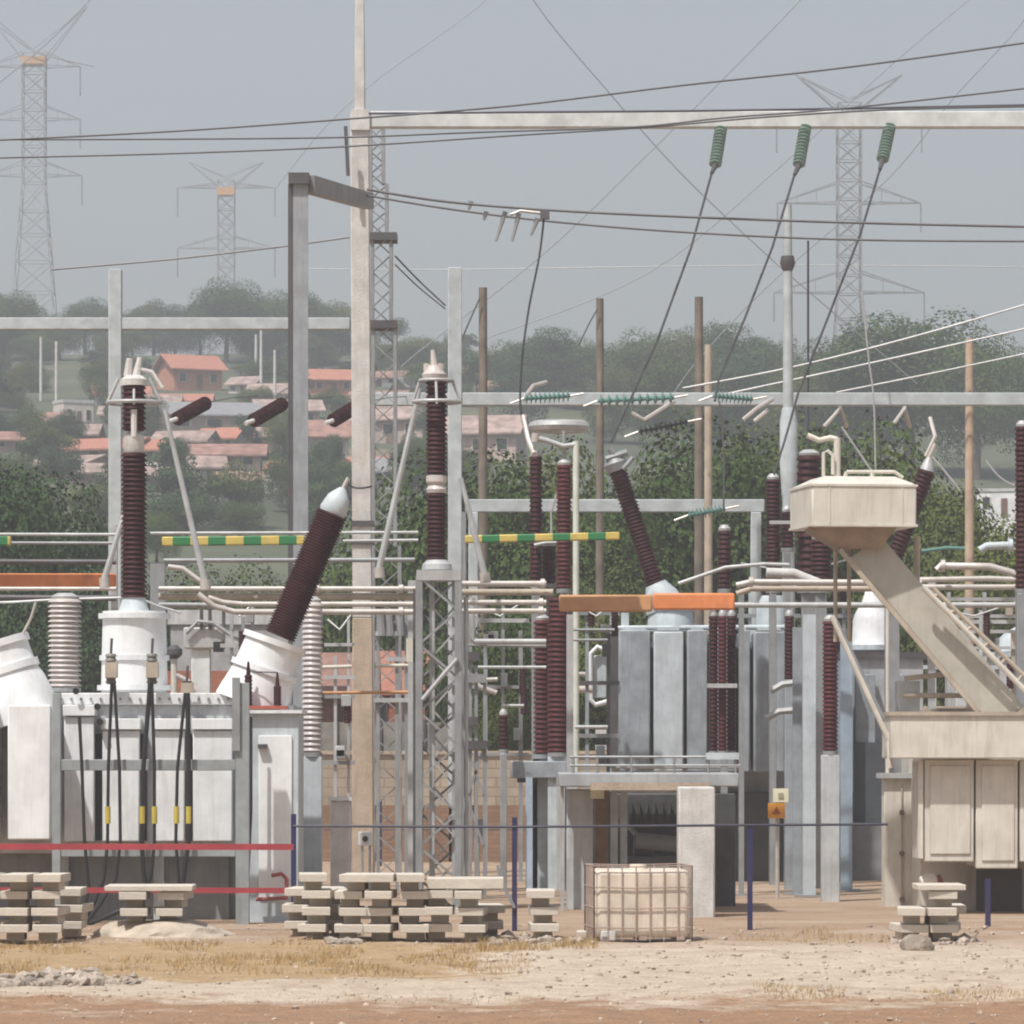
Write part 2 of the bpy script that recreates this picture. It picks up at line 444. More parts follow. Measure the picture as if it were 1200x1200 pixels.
# ------------------------------------------------------------------ where the houses stand
hs_list = [
 (232, 458, 62, 44, 'orange', 'red', 'bright orange house with red gable roof above the tilted brown insulators'),
 (283, 462, 34, 22, 'pale', 'pinktile', 'small pale house attached beside the bright orange house'),
 (390, 463, 50, 32, 'orange', 'red', 'orange house half hidden by the tall concrete pole'),
 (56, 373, 46, 24, 'orange', 'pinktile', 'peach coloured house at the foot of the tall skyline pylon'),
 (98, 376, 34, 14, 'pale', 'pinktile', 'low pale house on the hilltop beside the peach house'),
 (165, 372, 30, 14, 'white', 'pinktile', 'tiny white house on the hilltop between two trees'),
 (250, 510, 110, 42, 'pink', 'sheet', 'long grey-roofed house below the bright orange house'),
 (340, 500, 70, 34, 'pink', 'pinktile', 'pink house with faded roof behind the tilted brown insulators'),
 (62, 508, 34, 26, 'brick', 'tile', 'small red house on the slope near the white cross beam post'),
 (92, 505, 38, 38, 'pale', 'palesheet', 'cream house with pale roof beside the small red house'),
 (110, 545, 90, 34, 'pink', 'red', 'low house with red roof edge on the left slope'),
 (60, 560, 90, 28, 'pink', 'pinktile', 'wide faded pink house half sunk in bushes'),
 (265, 552, 80, 34, 'pink', 'tile', 'tile-roofed house among the bushes by the slanting grey rod'),
 (210, 535, 60, 32, 'pale', 'pinktile', 'pale house behind the grading ring of the tall arrester'),
 (375, 540, 70, 50, 'pale', 'tile', 'cream house behind the grey steel portal column'),
 (330, 580, 40, 24, 'grey', 'palesheet', 'grey shed among trees beside the portal column'),
 (455, 520, 90, 50, 'pink', 'pinktile', 'pink tile-roofed house seen through the lattice mast'),
 (470, 575, 60, 40, 'grey', 'sheet', 'grey house lower down behind the lattice mast'),
 (590, 470, 50, 26, 'pink', 'tile', 'small house under the skyline trees by the dark timber pole'),
 (640, 520, 150, 70, 'pink', 'pinktile', 'long faded pink house behind the teal insulator string'),
 (720, 500, 120, 48, 'brick', 'pinktile', 'brick house with wide pink roof behind the timber poles'),
 (800, 520, 130, 46, 'grey', 'sheet', 'grey-roofed house behind the black dotted insulator string'),
 (700, 545, 90, 46, 'brick', 'tile', 'red brick house just above the leaning maroon bushing'),
 (740, 450, 60, 22, 'pale', 'pinktile', 'small pale house below the grey skyline trees'),
 (875, 480, 70, 28, 'pink', 'tile', 'low tile-roofed house behind the white gantry post'),
 (1030, 530, 110, 52, 'white', 'palesheet', 'white house behind the zigzag fittings under the long beam'),
 (1090, 560, 60, 50, 'white', 'palesheet', 'white house half covered by the dark trees'),
 (1165, 555, 44, 56, 'white', 'palesheet', 'two-storey white house beside the pale orange timber pole'),
 (1190, 540, 34, 44, 'pink', 'tile', 'pink house at the frame edge behind the maroon insulator'),
 (1175, 605, 60, 34, 'white', 'palesheet', 'low white house with dark porch near the frame edge'),
 (150, 500, 60, 26, 'pale', 'pinktile', 'faded pink roof beside the white cross beam post'),
 (300, 528, 90, 30, 'pink', 'pinktile', 'wide faded roof below the tilted brown insulators'),
 (190, 575, 80, 30, 'pink', 'pinktile', 'low faded roof behind the maroon bushing collar'),
 (20, 530, 60, 26, 'pink', 'tile', 'tile-roofed house above the dark tree at the frame edge'),
 (440, 480, 60, 24, 'pink', 'tile', 'small roof high behind the lattice mast platform'),
 (560, 540, 90, 56, 'pink', 'pinktile', 'faded pink house behind the centre arrester post'),
 (890, 520, 80, 40, 'pink', 'pinktile', 'faded pink house beside the white gantry post'),
 (690, 470, 70, 24, 'pink', 'pinktile', 'distant faded roof between the timber poles'),
]

rg0 = random.Random(77)
for i in range(84):
    if i < 58: hx_, hy_ = rg0.uniform(60, 430), rg0.uniform(470, 590)
    else: hx_, hy_ = rg0.uniform(440, 900), rg0.uniform(452, 500)
    if any(abs(hx_ - h[0]) < (h[2] + 40)*.34 and abs(hy_ - h[1]) < 13 for h in hs_list): continue
    hs_list.append((hx_, hy_, rg0.uniform(34, 62), rg0.uniform(20, 32), rg0.choice(('pink', 'pink', 'pale', 'grey', 'brick', 'white')), rg0.choice(('pinktile', 'pinktile', 'tile', 'sheet', 'red')), 'small pinkish house crowded into the hazy hillside town'))
# ------------------------------------------------------------------ trees
def crown_mesh(seed, n, leaf, zlo, zhi, rad, lobes):
    rng = random.Random(seed); mb = MB(); L = []
    cz, hz_ = (zlo+zhi)/2 - .04*(zhi-zlo), (zhi-zlo)/2
    for i in range(lobes):
        d = Vector((rng.gauss(0, 1), rng.gauss(0, 1), rng.gauss(.25, .9))).normalized(); s = rng.uniform(.45, .74) if i > lobes*.2 else rng.uniform(0, .4)
        L.append((Vector((d.x*rad*s, d.y*rad*s, cz + d.z*hz_*s)), rng.uniform(.24, .38)*rad, rng.uniform(.20, .34)*hz_*1.15))
    wts = [l[1]**2 for l in L]
    for i in range(n):
        c, rx, rz = rng.choices(L, wts)[0]
        d = Vector((rng.gauss(0, 1), rng.gauss(0, 1), rng.gauss(0.2, 1))).normalized()
        s = rng.uniform(.8, 1.03) if rng.random() < .9 else rng.uniform(1.0, 1.13)
        p = c + Vector((d.x*rx*s, d.y*rx*s, d.z*rz*s))
        nrm = (Vector((d.x, d.y, d.z*rx/rz)).normalized() + Vector((rng.gauss(0, .24), rng.gauss(0, .24), rng.gauss(.1, .24)))).normalized()
        u, q = fr(nrm); a = rng.uniform(0, 6.283); e = u*math.cos(a) + q*math.sin(a); h = nrm.cross(e)
        ls = leaf*rng.uniform(.55, 1.3)
        t = nrm*ls*.18
        mb.add([p - e*ls, p - h*ls*.7 + t, p + e*ls, p + h*ls*.7 + t], [(0, 1, 2, 3)])
    zz_ = sorted(v.z for v in mb.v); top = zz_[int(.9992*len(zz_))]; rr_ = sorted(math.hypot(v.x, v.y) for v in mb.v)[int(.97*len(zz_))]
    k, q = (zhi - zlo)/(top - zlo), .5/rr_
    for v in mb.v: v.z = zlo + (v.z - zlo)*k; v.x *= q; v.y *= q
    L = [(Vector((c.x*q, c.y*q, zlo + (c.z-zlo)*k)), rx, rz) for c, rx, rz in L]
    return mb, L
def proto_tree(seed, kind, mat):
    if kind == 'broad': n, leaf, zl, zh, rad, lo = 9000, .0145, .2, 1.0, .52, 28
    elif kind == 'bush': n, leaf, zl, zh, rad, lo = 26000, .0098, .0, 1.0, .52, 46
    else: n, leaf, zl, zh, rad, lo = 2200, .022, .36, 1.0, .42, 12
    t = thing('tree', 'tree', 'tree', (0, 0, 0))
    mb, L = crown_mesh(seed, n, leaf, zl, zh, rad, lo)
    tr = MB(); rng = random.Random(seed+99)
    top = .62 if kind != 'bush' else .5
    tr.tube([(0, 0, -.03), (.01, 0, .2), (.02, .01, .42), (.0, .02, top)], [.035, .027, .02, .01], 7)
    for c, rx, rz in L[:7]:
        b = Vector((.012, .0, rng.uniform(.2, .45))); tr.tube([b, b.lerp(c, .55) + Vector((0, 0, .04)), c], [.014, .010, .004], 5)
    tr.build('trunk', bark, t)
    cr = mb.build('crown', mat, t, smooth=False)
    return t
protos = {}
for kind, mats in (('broad', (leaf_a, leaf_b, leaf_c)), ('bush', (leaf_a, leaf_b, leaf_c)), ('airy', (leaf_b, leaf_c))):
    protos[kind] = [proto_tree(11*i + len(kind), kind, m) for i, m in enumerate(mats)]
used = set()
def plant(kind, i, x, y, z, height, width, label, group, rz=None):
    p = protos[kind][i % len(protos[kind])]
    if p.name in used: o = copy_tree(p)
    else: o = p; used.add(p.name)
    o.location = (x, y, z); o.scale = (width, width, height)
    o.rotation_euler = (0, 0, random.uniform(0, 6.28) if rz is None else rz)
    tag(o, label, 'tree', group)
    return o
def tree_at(kind, i, px, top, wpx, D, label, group):
    """a tree at depth D whose top shows at row `top` and whose crown is about wpx wide"""
    x = (px-600)/F*D; z = hill_z(x, D)
    zt = H + (YH-top)*D/F
    hgt = max(1.5, zt - z); wd = max(wpx*D/F, .62*hgt)
    return plant(kind, i, x, D, z - .1, hgt, wd/1.0, label, group)

G1 = 'trees standing behind the substation yard'
near = [  # px, top, width, D
 (558, 520, 150, 128, 'dark bushy tree behind the lattice mast and centre arrester'),
 (628, 515, 130, 134, 'dark bushy tree behind the pair of tall maroon insulators'),
 (690, 552, 130, 126, 'dense green tree behind the white swan-neck pipe frame'),
 (765, 530, 140, 133, 'dense green tree behind the leaning maroon bushing'),
 (852, 490, 130, 128, 'tall dark tree behind the slim pale timber pole'),
 (905, 486, 150, 136, 'tall dark tree behind the tapered white gantry post'),
 (975, 490, 150, 130, 'dark green tree behind the beige oil tank'),
 (1060, 520, 130, 134, 'dark green tree in the gap beside the beige oil tank'),
 (1120, 575, 110, 126, 'low green tree beside the pale orange timber pole'),
 (1185, 600, 110, 122, 'low bright green tree at the frame edge under the white house'),
 (-85, 475, 150, 128, 'tall dark tree at the frame edge behind the red busbar'),
 (75, 552, 150, 124, 'rounded dark bushy tree beside the post with the white cross beam'),
 (-40, 540, 150, 120, 'dark tree cut by the frame edge above the tilted white turret'),
 (60, 690, 140, 118, 'shadowy low tree behind the pale ribbed insulator'),
 (250, 655, 120, 140, 'low green tree above the pale shed roof'),
 (330, 665, 90, 144, 'low dark tree behind the big dark bushing'),
 (455, 590, 110, 141, 'thin-leaved tree showing through the lattice mast'),
 (470, 660, 90, 143, 'bushy tree between the tall pole and the lattice column'),
 (590, 690, 120, 118, 'leafy tree between lattice column and maroon insulators'),
 (700, 640, 150, 120, 'dark tree behind the orange busbars'),
 (600, 705, 110, 109, 'dark leafy tree filling the gap beside the lattice column'),
 (700, 705, 90, 109, 'dark leafy tree filling the gap beside the flat radiators'),
 (640, 790, 90, 108, 'light green bush beside the maroon insulator stacks'),
 (575, 800, 80, 107, 'small green bush behind the lattice column base'),
]
for i, (px, top, wd, D, lb) in enumerate(near):
    tree_at('bush', 2 if px < 130 else i % 2 if px < 1100 else 1, px, top, wd*1.15, D, lb, G1)

# the big crown on the right and its companions
tree_at('bush', 0, 1065, 362, 240, 330, 'huge spreading green tree crowning the rise behind the insulator strings', None)
tree_at('bush', 0, 1145, 390, 130, 325, 'rounded tree leaning on the shoulder of the huge tree', None)
tree_at('bush', 0, 985, 392, 110, 335, 'rounded tree tucked under the huge tree beside the white post', None)
G2 = 'trees on the hilltop skyline'
L2 = 'hazy grey-green tree on the hilltop skyline'
rng = random.Random(5)
sky_trees = [(265, 326, 75, 470), (300, 345, 80, 480), (235, 348, 50, 490), (345, 338, 70, 470), (380, 350, 80, 475), (100, 347, 55, 500), (125, 355, 40, 500),
 (180, 350, 55, 510), (205, 356, 45, 510), (10, 340, 75, 470), (-25, 335, 70, 470), (155, 362, 40, 500), (70, 366, 40, 470),
 (490, 392, 70, 440), (530, 402, 60, 440), (460, 398, 60, 450), (565, 410, 60, 430), (640, 384, 100, 400), (685, 396, 70, 400), (600, 400, 50, 410), (610, 420, 70, 380),
 (765, 385, 90, 390), (820, 376, 90, 385), (870, 378, 110, 370), (905, 392, 60, 370), (735, 398, 60, 395), (845, 400, 90, 350), (790, 412, 90, 345), (720, 420, 60, 370),
 (1190, 415, 70, 380), (1225, 405, 90, 390), (930, 420, 60, 330), (420, 420, 60, 430), (510, 420, 70, 400)]
for i, (px, top, wd, D) in enumerate(sky_trees):
    tree_at('bush', i, px, top, wd*1.3, D, L2, G2)
G3 = 'trees scattered over the hillside'
L3 = 'small tree among many on the hazy hillside'
for i in range(40):
    px = rng.uniform(-60, 560); D = rng.uniform(400, 500); x = (px-600)/F*D
    if any(abs(px - h[0]) < h[2]*.5 + 12 and h[1] < 470 for h in hs_list): continue
    plant('bush', i, x, D, hill_z(x, D) - .3, rng.uniform(3, 5), rng.uniform(4.5, 8), L3, G3)
for i in range(165):
    py = rng.uniform(400, 660); px = rng.uniform(-60, 560) if rng.random() < .72 else rng.uniform(560, 1240)
    if py < 470 and 180 < px < 290: continue
    if px > 560 and py > 560: py -= 100
    if any(abs(px - h[0]) < h[2]*.5 + 4 and h[1] - h[3]*.3 < py < h[1] + 24 for h in hs_list[:30]): continue
    D = solve_ground(px, py) + rng.uniform(-6, 6)
    x = (px-600)/F*D
    plant(('bush', 'broad', 'bush', 'airy')[i % 4], i, x, D, hill_z(x, D) - .2, rng.uniform(2.2, 4.4), rng.uniform(2.4, 5.0), L3, G3)

# ------------------------------------------------------------------ houses on the slope
wall_cols = {'orange': M('orange_wall', (.46, .205, .135), .9, dirt=(.42, .17, .1), damt=.5), 'pink': M('pink_wall', (.44, .335, .295), .9, var=.3, scale=.8, dirt=(.3, .24, .22), damt=.7),
 'pale': M('pale_wall', (.56, .50, .45), .9, dirt=(.35, .3, .27), damt=.5), 'white': M('white_wall', (.70, .69, .68), .85, dirt=(.45, .42, .4), damt=.4),
 'brick': red_brick, 'grey': M('grey_wall', (.36, .355, .35), .9, dirt=(.24, .22, .2), damt=.5)}
roof_cols = {'tile': M('clay_tile_roof', (.31, .175, .14), .9, var=.4, scale=1.2, dirt=(.22, .14, .12), damt=.6), 'pinktile': M('faded_tile_roof', (.34, .25, .22), .9, var=.45, scale=1.2, dirt=(.28, .2, .17), damt=.6),
 'sheet': M('grey_sheet_roof', (.27, .27, .28), .6, .2, dirt=(.2, .14, .11), damt=.5), 'red': M('red_roof', (.38, .165, .115), .8, dirt=(.34, .12, .08), damt=.5),
 'palesheet': M('pale_sheet_roof', (.50, .50, .49), .6, .1, dirt=(.3, .25, .22), damt=.5)}
pane_m = M('dark_window', (.03, .035, .04), .25)
door_m = M('plank_door', (.16, .09, .06), .7)
def house(px, base, wpx, hpx, wall, roof, label, D=None, flat=False, group='houses on the hillside', cat='house', wins=2):
    if D is None: D = solve_ground(px, base)
    x = (px-600)/F*D; z = hill_z(x, D) if D >= 150 else 0.0
    zb = H + (YH-base)*D/F
    z = zb if abs(zb - z) < 6 else z
    wd = wpx*D/F; ht = hpx*D/F; dp = min(wd*.8, 7.0)
    t = thing('house', label, cat, (x, D, z), group)
    wall_h = ht*(.86 if flat else .6)
    y0 = D
    mb = MB().box((x, y0 + dp/2, z + wall_h/2 - 1.0), (wd, dp, wall_h + 2.0))
    mb.build('wall', wall_cols[wall], t, smooth=False)
    r = MB(); e = .12*wd if not flat else .04*wd; e = min(e, .45)
    if flat:
        r.box((x, y0 + dp/2, z + wall_h + ht*.05), (wd + e, dp + e, ht*.1))
    else:
        zt = z + ht; zw = z + wall_h
        a = [(x - wd/2 - e, y0 - e, zw - .08), (x - wd/2 - e, y0 + dp/2, zt), (x - wd/2 - e, y0 + dp + e, zw - .08), (x - wd/2 - e, y0 + dp + e, zw - .2), (x - wd/2 - e, y0 + dp/2, zt - .14), (x - wd/2 - e, y0 - e, zw - .2)]
        r.prism(a, (wd + 2*e, 0, 0))
        for sx in (-1, 1):                              # gables
            q = x + sx*(wd/2 - .06)
            MB().prism([(q, y0 + .1, zw), (q, y0 + dp - .1, zw), (q, y0 + dp/2, zt - .16)], (-.1*sx, 0, 0)).build('gable', wall_cols[wall], t, smooth=False)
    r.build('roof', roof_cols[roof], t, smooth=False)
    ww = wd*.13; wh = wall_h*.36
    for i in range(wins):
        cx = x - wd*.32 + wd*.64*(i/max(1, wins-1))
        f = MB().box((cx, y0 - .02, z + wall_h*.58), (ww*1.25, .08, wh*1.2)).build('window', wall_cols['pale'], t, smooth=False)
        MB().box((cx, y0 - .075, z + wall_h*.58), (ww, .03, wh)).build('pane', pane_m, f, smooth=False)
    if wins:
        MB().box((x + wd*.03, y0 - .02, z + wall_h*.36), (wd*.12, .08, wall_h*.72)).build('door', door_m, t, smooth=False)
    if D > 150: t.rotation_euler = (0, 0, R(((px*7 + base*3) % 60) - 30))
    return t
for i, (px, b, wp, hp, wl, rf, lb) in enumerate(hs_list):
    D = None
    if px > 560: D = solve_ground(px, b) if b < 500 else 200 + (i % 5)*9
    house(px, b, wp, hp, wl, rf, lb, D=D, flat=(rf == 'palesheet'), wins=3 if wp > 80 else 2)
# buildings just outside the yard
GB = 'low buildings just outside the yard wall'
house(285, 878, 170, 170, 'grey', 'palesheet', 'pale grey shed with flat roof behind the white transformer', D=118, flat=True, group=GB, cat='shed', wins=0)
MB_ = MB().rectg(190, 786, 330, 112, .25); solo('low_wall', MB_, red_brick, 'low red brick wall between the centre turret and the slanted turret', 'wall')
house(395, 872, 80, 108, 'orange', 'tile', 'orange walled house behind the ribbed insulator and brown pole', D=122, group=GB)
house(468, 872, 60, 110, 'brick', 'red', 'brick house between the brown pole and lattice column', D=125, group=GB)

# ------------------------------------------------------------------ pylons
def pylon(px, D, rows, name_label, arms, horn, wtop, wbot, waist, base, orange_at, bold=1.3):
    """rows in photo pixels: horn row, top row, waist row (where legs start to splay), base row"""
    top = rows
    k = D/F
    o = P(px, base, D); t = thing('pylon', name_label, 'pylon', (o.x, D, hill_z(o.x, D)), 'pylons on the skyline')
    zb = hill_z(o.x, D) - .5
    def zr(py): return H + (YH-py)*k
    zt, zw = zr(top), zr(waist); cx = o.x
    body = MB(); th = bold*k
    def half(z):
        if z >= zw: return wtop*k/2
        return (wtop + (wbot-wtop)*(zw-z)/(zw-zb))*k/2
    levels = []
    z = zb
    while z < zw - .4*wtop*k: levels.append(z); z += half(z)*2*.8
    levels.append(zw); z = zw
    nb = max(2, round((zt-zw)/(wtop*k*.85)))
    for i in range(1, nb+1): levels.append(zw + (zt-zw)*i/nb)
    cor = ((-1,-1),(1,-1),(1,1),(-1,1))
    for a, b in zip(levels, levels[1:]):
        ha, hb = half(a), half(b)
        for i in range(4):
            c0, c1 = cor[i], cor[(i+1) % 4]
            A0 = Vector((cx+c0[0]*ha, D+c0[1]*ha, a)); B0 = Vector((cx+c0[0]*hb, D+c0[1]*hb, b))
            A1 = Vector((cx+c1[0]*ha, D+c1[1]*ha, a)); B1 = Vector((cx+c1[0]*hb, D+c1[1]*hb, b))
            body.bar(A0, B0, th, th); body.bar(A0, B1, th*.6, th*.6); body.bar(A1, B0, th*.6, th*.6); body.bar(B0, B1, th*.6, th*.6)
    body.build('body', pylon_steel, t, smooth=False)
    for py, hw, rise in arms:
        z = zr(py); h = wtop*k/2; am = MB()
        for sx in (-1, 1):
            tip = Vector((cx + sx*hw*k, D, z))
            for sy in (-1, 1):
                am.bar((cx+sx*h, D+sy*h, z), tip, th*.8, th*.8); am.bar((cx+sx*h, D+sy*h, z+rise*k), tip, th*.7, th*.7)
            for q in (.35, .68):
                am.bar(Vector((cx+sx*h, D, z)).lerp(tip, q), Vector((cx+sx*h, D, z+rise*k)).lerp(tip, q), th*.5, th*.5)
        ao = am.build('cross_arm', pylon_steel, t, smooth=False)
        for sx in (-1, 1):
            s = MB().tube([(cx+sx*hw*k, D, z), (cx+sx*hw*k, D, z-34*k)], .9*k, 6); s.build('insulator_string', pylon_steel, ao)
    hn = MB()
    for sx in (-1, 1):
        tip = Vector((cx + sx*horn[0]*k, D, zr(horn[1])))
        for sy in (-1, 1):
            hn.bar((cx+sx*wtop*k/2, D+sy*wtop*k/2, zt-6*k), tip, th*.9, th*.9); hn.bar((cx, D+sy*wtop*k/2, zt+4*k), tip, th*.7, th*.7)
    hn.build('earth_wire_horn', pylon_steel, t, smooth=False)
    if orange_at:
        MB().box((cx, D, zr(orange_at)), (wtop*k*1.08, wtop*k*1.08, 9*k)).build('marker_box', pylon_orange, t)
    return t
pylon(40, 600, 64, 'tallest hazy lattice pylon at the frame edge with orange marker', [(78, 54, 16), (140, 54, 16), (206, 56, 16)], (62, 8), 26, 66, 215, 352, 72)
pylon(265, 620, 212, 'short hazy lattice pylon with orange marker behind a round tree', [(220, 57, 5), (291, 57, 14)], (44, 190), 19, 30, 330, 350, 225)
pylon(995, 430, 122, 'hazy lattice pylon between the green insulator strings', [(145, 85, 12), (238, 84, 24), (343, 88, 24)], (62, 88), 27, 44, 345, 420, None, 1.9)

# plain timber and concrete line poles among the houses
def line_pole(px, top, wpx, D, mat, label, arm=None, base=None):
    t = thing('utility_pole', label, 'pole', (0, 0, 0))
    x = (px-600)/F*D; z = hill_z(x, D) if D > 150 else 0
    t.location = (x, D, z)
    r = wpx*D/F/2
    zt = H + (YH-top)*D/F
    MB().tube([(x, D, z-.2), (x, D, (z+zt)/2), (x, D, zt)], [r*1.12, r, r*.88], 10).build('shaft', mat, t)
    if arm:
        MB().bar((x-arm*D/F, D-.12, zt-.35), (x+arm*D/F, D-.12, zt-.35), .1, .1).build('cross_arm', mat, t)
        for s in (-1, 1):
            MB().tube([(x+s*arm*.85*D/F, D-.12, zt-.3), (x+s*arm*.85*D/F, D-.12, zt-.12)], .05, 8).build('insulator', pale_porcelain, t)
    return t
line_pole(566, 337, 11, 112, wood, 'dark timber pole nearest to the lattice mast')
line_pole(703, 350, 10, 112, wood, 'dark timber pole standing behind the leaning maroon bushing')
line_pole(819, 348, 11, 112, wood, 'dark timber pole beside the slim pale timber pole')
line_pole(830, 404, 10, 108, wood_pale, 'slim pale timber pole touching the dark one')
line_pole(1136, 397, 11, 108, M('orange_timber', (.44, .33, .24), .85, var=.25), 'pale orange timber pole in front of the huge tree')
line_pole(947, 282, 3.0, 112, navy_wire, 'thin black lightning mast beside the white gantry post')
for i, (px, tp, bs) in enumerate(((66, 400, 500), (48, 395, 470), (306, 385, 470), (322, 410, 480), (300, 392, 455))):
    D = solve_ground(px, bs)
    line_pole(px, tp, 3.5, D, concrete_pale, ('slim white street pole above the small red house', 'thin street pole near the hilltop trees at the frame edge', 'slim pale pole beside the grey portal column on the slope', 'pale pole lower on the slope next to the portal column', 'thin pale pole higher on the slope near the portal column')[i], arm=None)

for kind in protos:
    for p in protos[kind]:
        if p.name not in used:
            for ch in list(p.children): bpy.data.objects.remove(ch)
            bpy.data.objects.remove(p)
# ------------------------------------------------------------------ yard wall and gantries
def wall_seg(name, x0, x1, D, z0, z1, mat, parent, dp=.2):
    return MB().box(((x0+x1)/2, D+dp/2, (z0+z1)/2), (x1-x0, dp, z1-z0)).build(name, mat, parent, smooth=False)
DW = 104.0
xa, xb = (-250-600)/F*DW, (1500-600)/F*DW
zlo = H + (YH-944)*DW/F; zhi = H + (YH-884)*DW/F; ztp = H + (YH-846)*DW/F
yw = thing('yard_wall', 'beige block wall on an orange brick base behind the yard', 'wall', ((xa+xb)/2, DW, 0))
wall_seg('brick_base', xa, xb, DW-.04, -.1, zlo, earth_wall, yw, .3)
wall_seg('block_course', xa, xb, DW, zlo+.002, zhi, block_wall, yw)
wall_seg('coping', xa, xb, DW-.06, zhi+.002, zhi+.08, concrete_tan, yw, .32)
x = xa
while x < xb:
    MB().box((x, DW-.02, (zlo+zhi)/2+.002), (.22, .2, zhi-zlo-.01)).build('pier', concrete_tan, yw, smooth=False); x += 2.2
tarp = M('grey_sheeting', (.24, .225, .20), .8, var=.25, dirt=(.16, .12, .09), damt=.5)
sf = thing('sheet_fence', 'dull grey sheet fence standing behind the block wall', 'fence', (-2.6, DW+.9, 0))
MB().box((-3.2, DW+.92, (0+ztp)/2), (3.6, .05, ztp)).build('sheeting', tarp, sf, smooth=False)
for q in (-5, -4, -3, -2, -1.4): MB().box((q, DW+.86, ztp/2), (.07, .06, ztp+.1)).build('post', steel_dark, sf)

GG = 'concrete gantries'
def gantry(label, D, beam, posts, mat=gantry_grey, bh=None, extra=None):
    """beam: (x0, ytop, x1, ybot) pixels; posts: (x0, ytop, x1)"""
    x0, y0, x1, y1 = beam
    c = P((x0+x1)/2, y0, D)
    t = thing('gantry', label, 'gantry', (c.x, D, 0), GG)
    MB().rect(x0, y0, x1, y1, D, .3).build('beam', mat, t, bevel=.02)
    for px0, py, px1 in posts:
        MB().rectg(px0, py, px1, D-.04, .38).build('post', mat, t, bevel=.02)
    return t
gantry('white cross beam on a white post over the hillside, behind the tall arrester', 105, (-150, 372, 410, 386), [(127, 315, 142), (-140, 372, -125)])
gantry('long whitish beam with teal strings on posts behind the maroon insulators', 104, (438, 460, 1290, 475), [(525, 313, 541), (1270, 460, 1286)])
gantry('low whitish beam between the dark trees and the maroon insulators', 110, (545, 585, 896, 600), [(549, 600, 560), (880, 600, 892)])
# white post with a swelling that narrows downward
t = thing('gantry_post', 'tall white post with tapered swollen collar beside the beige oil tank', 'post', GP(925, 101))
D = 101
MB().lathe(P(925, 0, D)*0 + Vector((P(925, 0, D).x, D, -.1)), P(923, 240, D), [(0, .16), (.55, .13), (1, .09)], 12).build('shaft', gantry_grey, t)
MB().lathe(P(924.5, 592, D), P(924, 478, D), [(0, .11), (.12, .16), (.4, .195), (.85, .195), (1, .14)], 16).build('collar', cool_light, t)
MB().lathe(P(923, 300, D), P(923, 318, D), [(0, .14), (.5, .17), (1, .1)], 10).build('clamp', steel_dark, t)

# far thin posts and arms of the line gantry
# steel portal: column and sloping beam running back to the tall concrete pole
t = thing('steel_portal', 'grey steel column with top beam running back to the tall pole', 'portal', GP(350, 78))
MB().rectg(343.5, 216, 361, 78, .06).build('front_flange', M('portal_steel', (.31, .325, .34), .55, .2, dirt=(.19, .2, .21), damt=.5), t)
MB().rectg(337.5, 216, 343.3, 78.02, .3).build('web', steel_dark, t)  # shadowed side channel, its shade given by the dark steel
MB().rectg(343.5, 216, 361, 78.34, .06).build('back_flange', steel, t)
MB().rect(338, 202, 362, 215, 77.9, .5).build('cap', steel_dark, t)
a, b = P(362, 216, 78.15), P(432, 236, 87.6)
MB().bar(a, b, .2, .30, up=(0, 0, 1)).build('beam', M('beam_steel', (.26, .25, .245), .55, .2, dirt=(.17, .12, .09), damt=.5), t)

# tall concrete pole
t = thing('concrete_pole', 'very tall weathered concrete pole rising past the frame top', 'pole', GP(424, 88))
D = 88
def polebox(y0, y1, w0, w1, c0, c1, nm, mat, d=.36):
    a0, a1 = P(c0-w0/2, y0, D), P(c0+w0/2, y0, D); b0, b1 = P(c1-w1/2, y1, D), P(c1+w1/2, y1, D)
    if y1 >= 1030: b0.z = b1.z = -.1
    vs = [b0, b1, b1+Vector((0, d, 0)), b0+Vector((0, d, 0)), a0, a1, a1+Vector((0, d, 0)), a0+Vector((0, d, 0))]
    MB().add(vs, [(0,3,2,1),(4,5,6,7),(0,1,5,4),(1,2,6,5),(2,3,7,6),(3,0,4,7)]).build(nm, mat, t, bevel=.02)
polebox(-60, 131, 9, 13, 421.5, 421.5, 'mast', concrete_pale, .2)
polebox(131, 724, 21, 23, 421, 424.5, 'shaft', concrete, .36)
polebox(724, 1033, 23, 26, 424.5, 425, 'base_shaft', concrete_tan, .42)
MB().rect(411, 128, 433, 152, D-.05, .46).build('beam_socket', concrete_pale, t)
for py in (610, 632): MB().rect(411, py, 438, py+6, D-.04, .46).build('band', steel_dark, t)
t2 = MB().bar(P(405, 148, 87.6), P(408, 206, 87.6), .07, .07)
solo('pole_bracket', t2, steel_dark, 'short dark vertical bracket hanging beside the tall concrete pole', 'bracket')
mb = MB().rect(432, 130, 1270, 149, 88.02, .3)
bm_ = solo('top_beam', mb, beam_white, 'long white concrete beam carrying the green insulator strings', 'beam', bevel=.02)

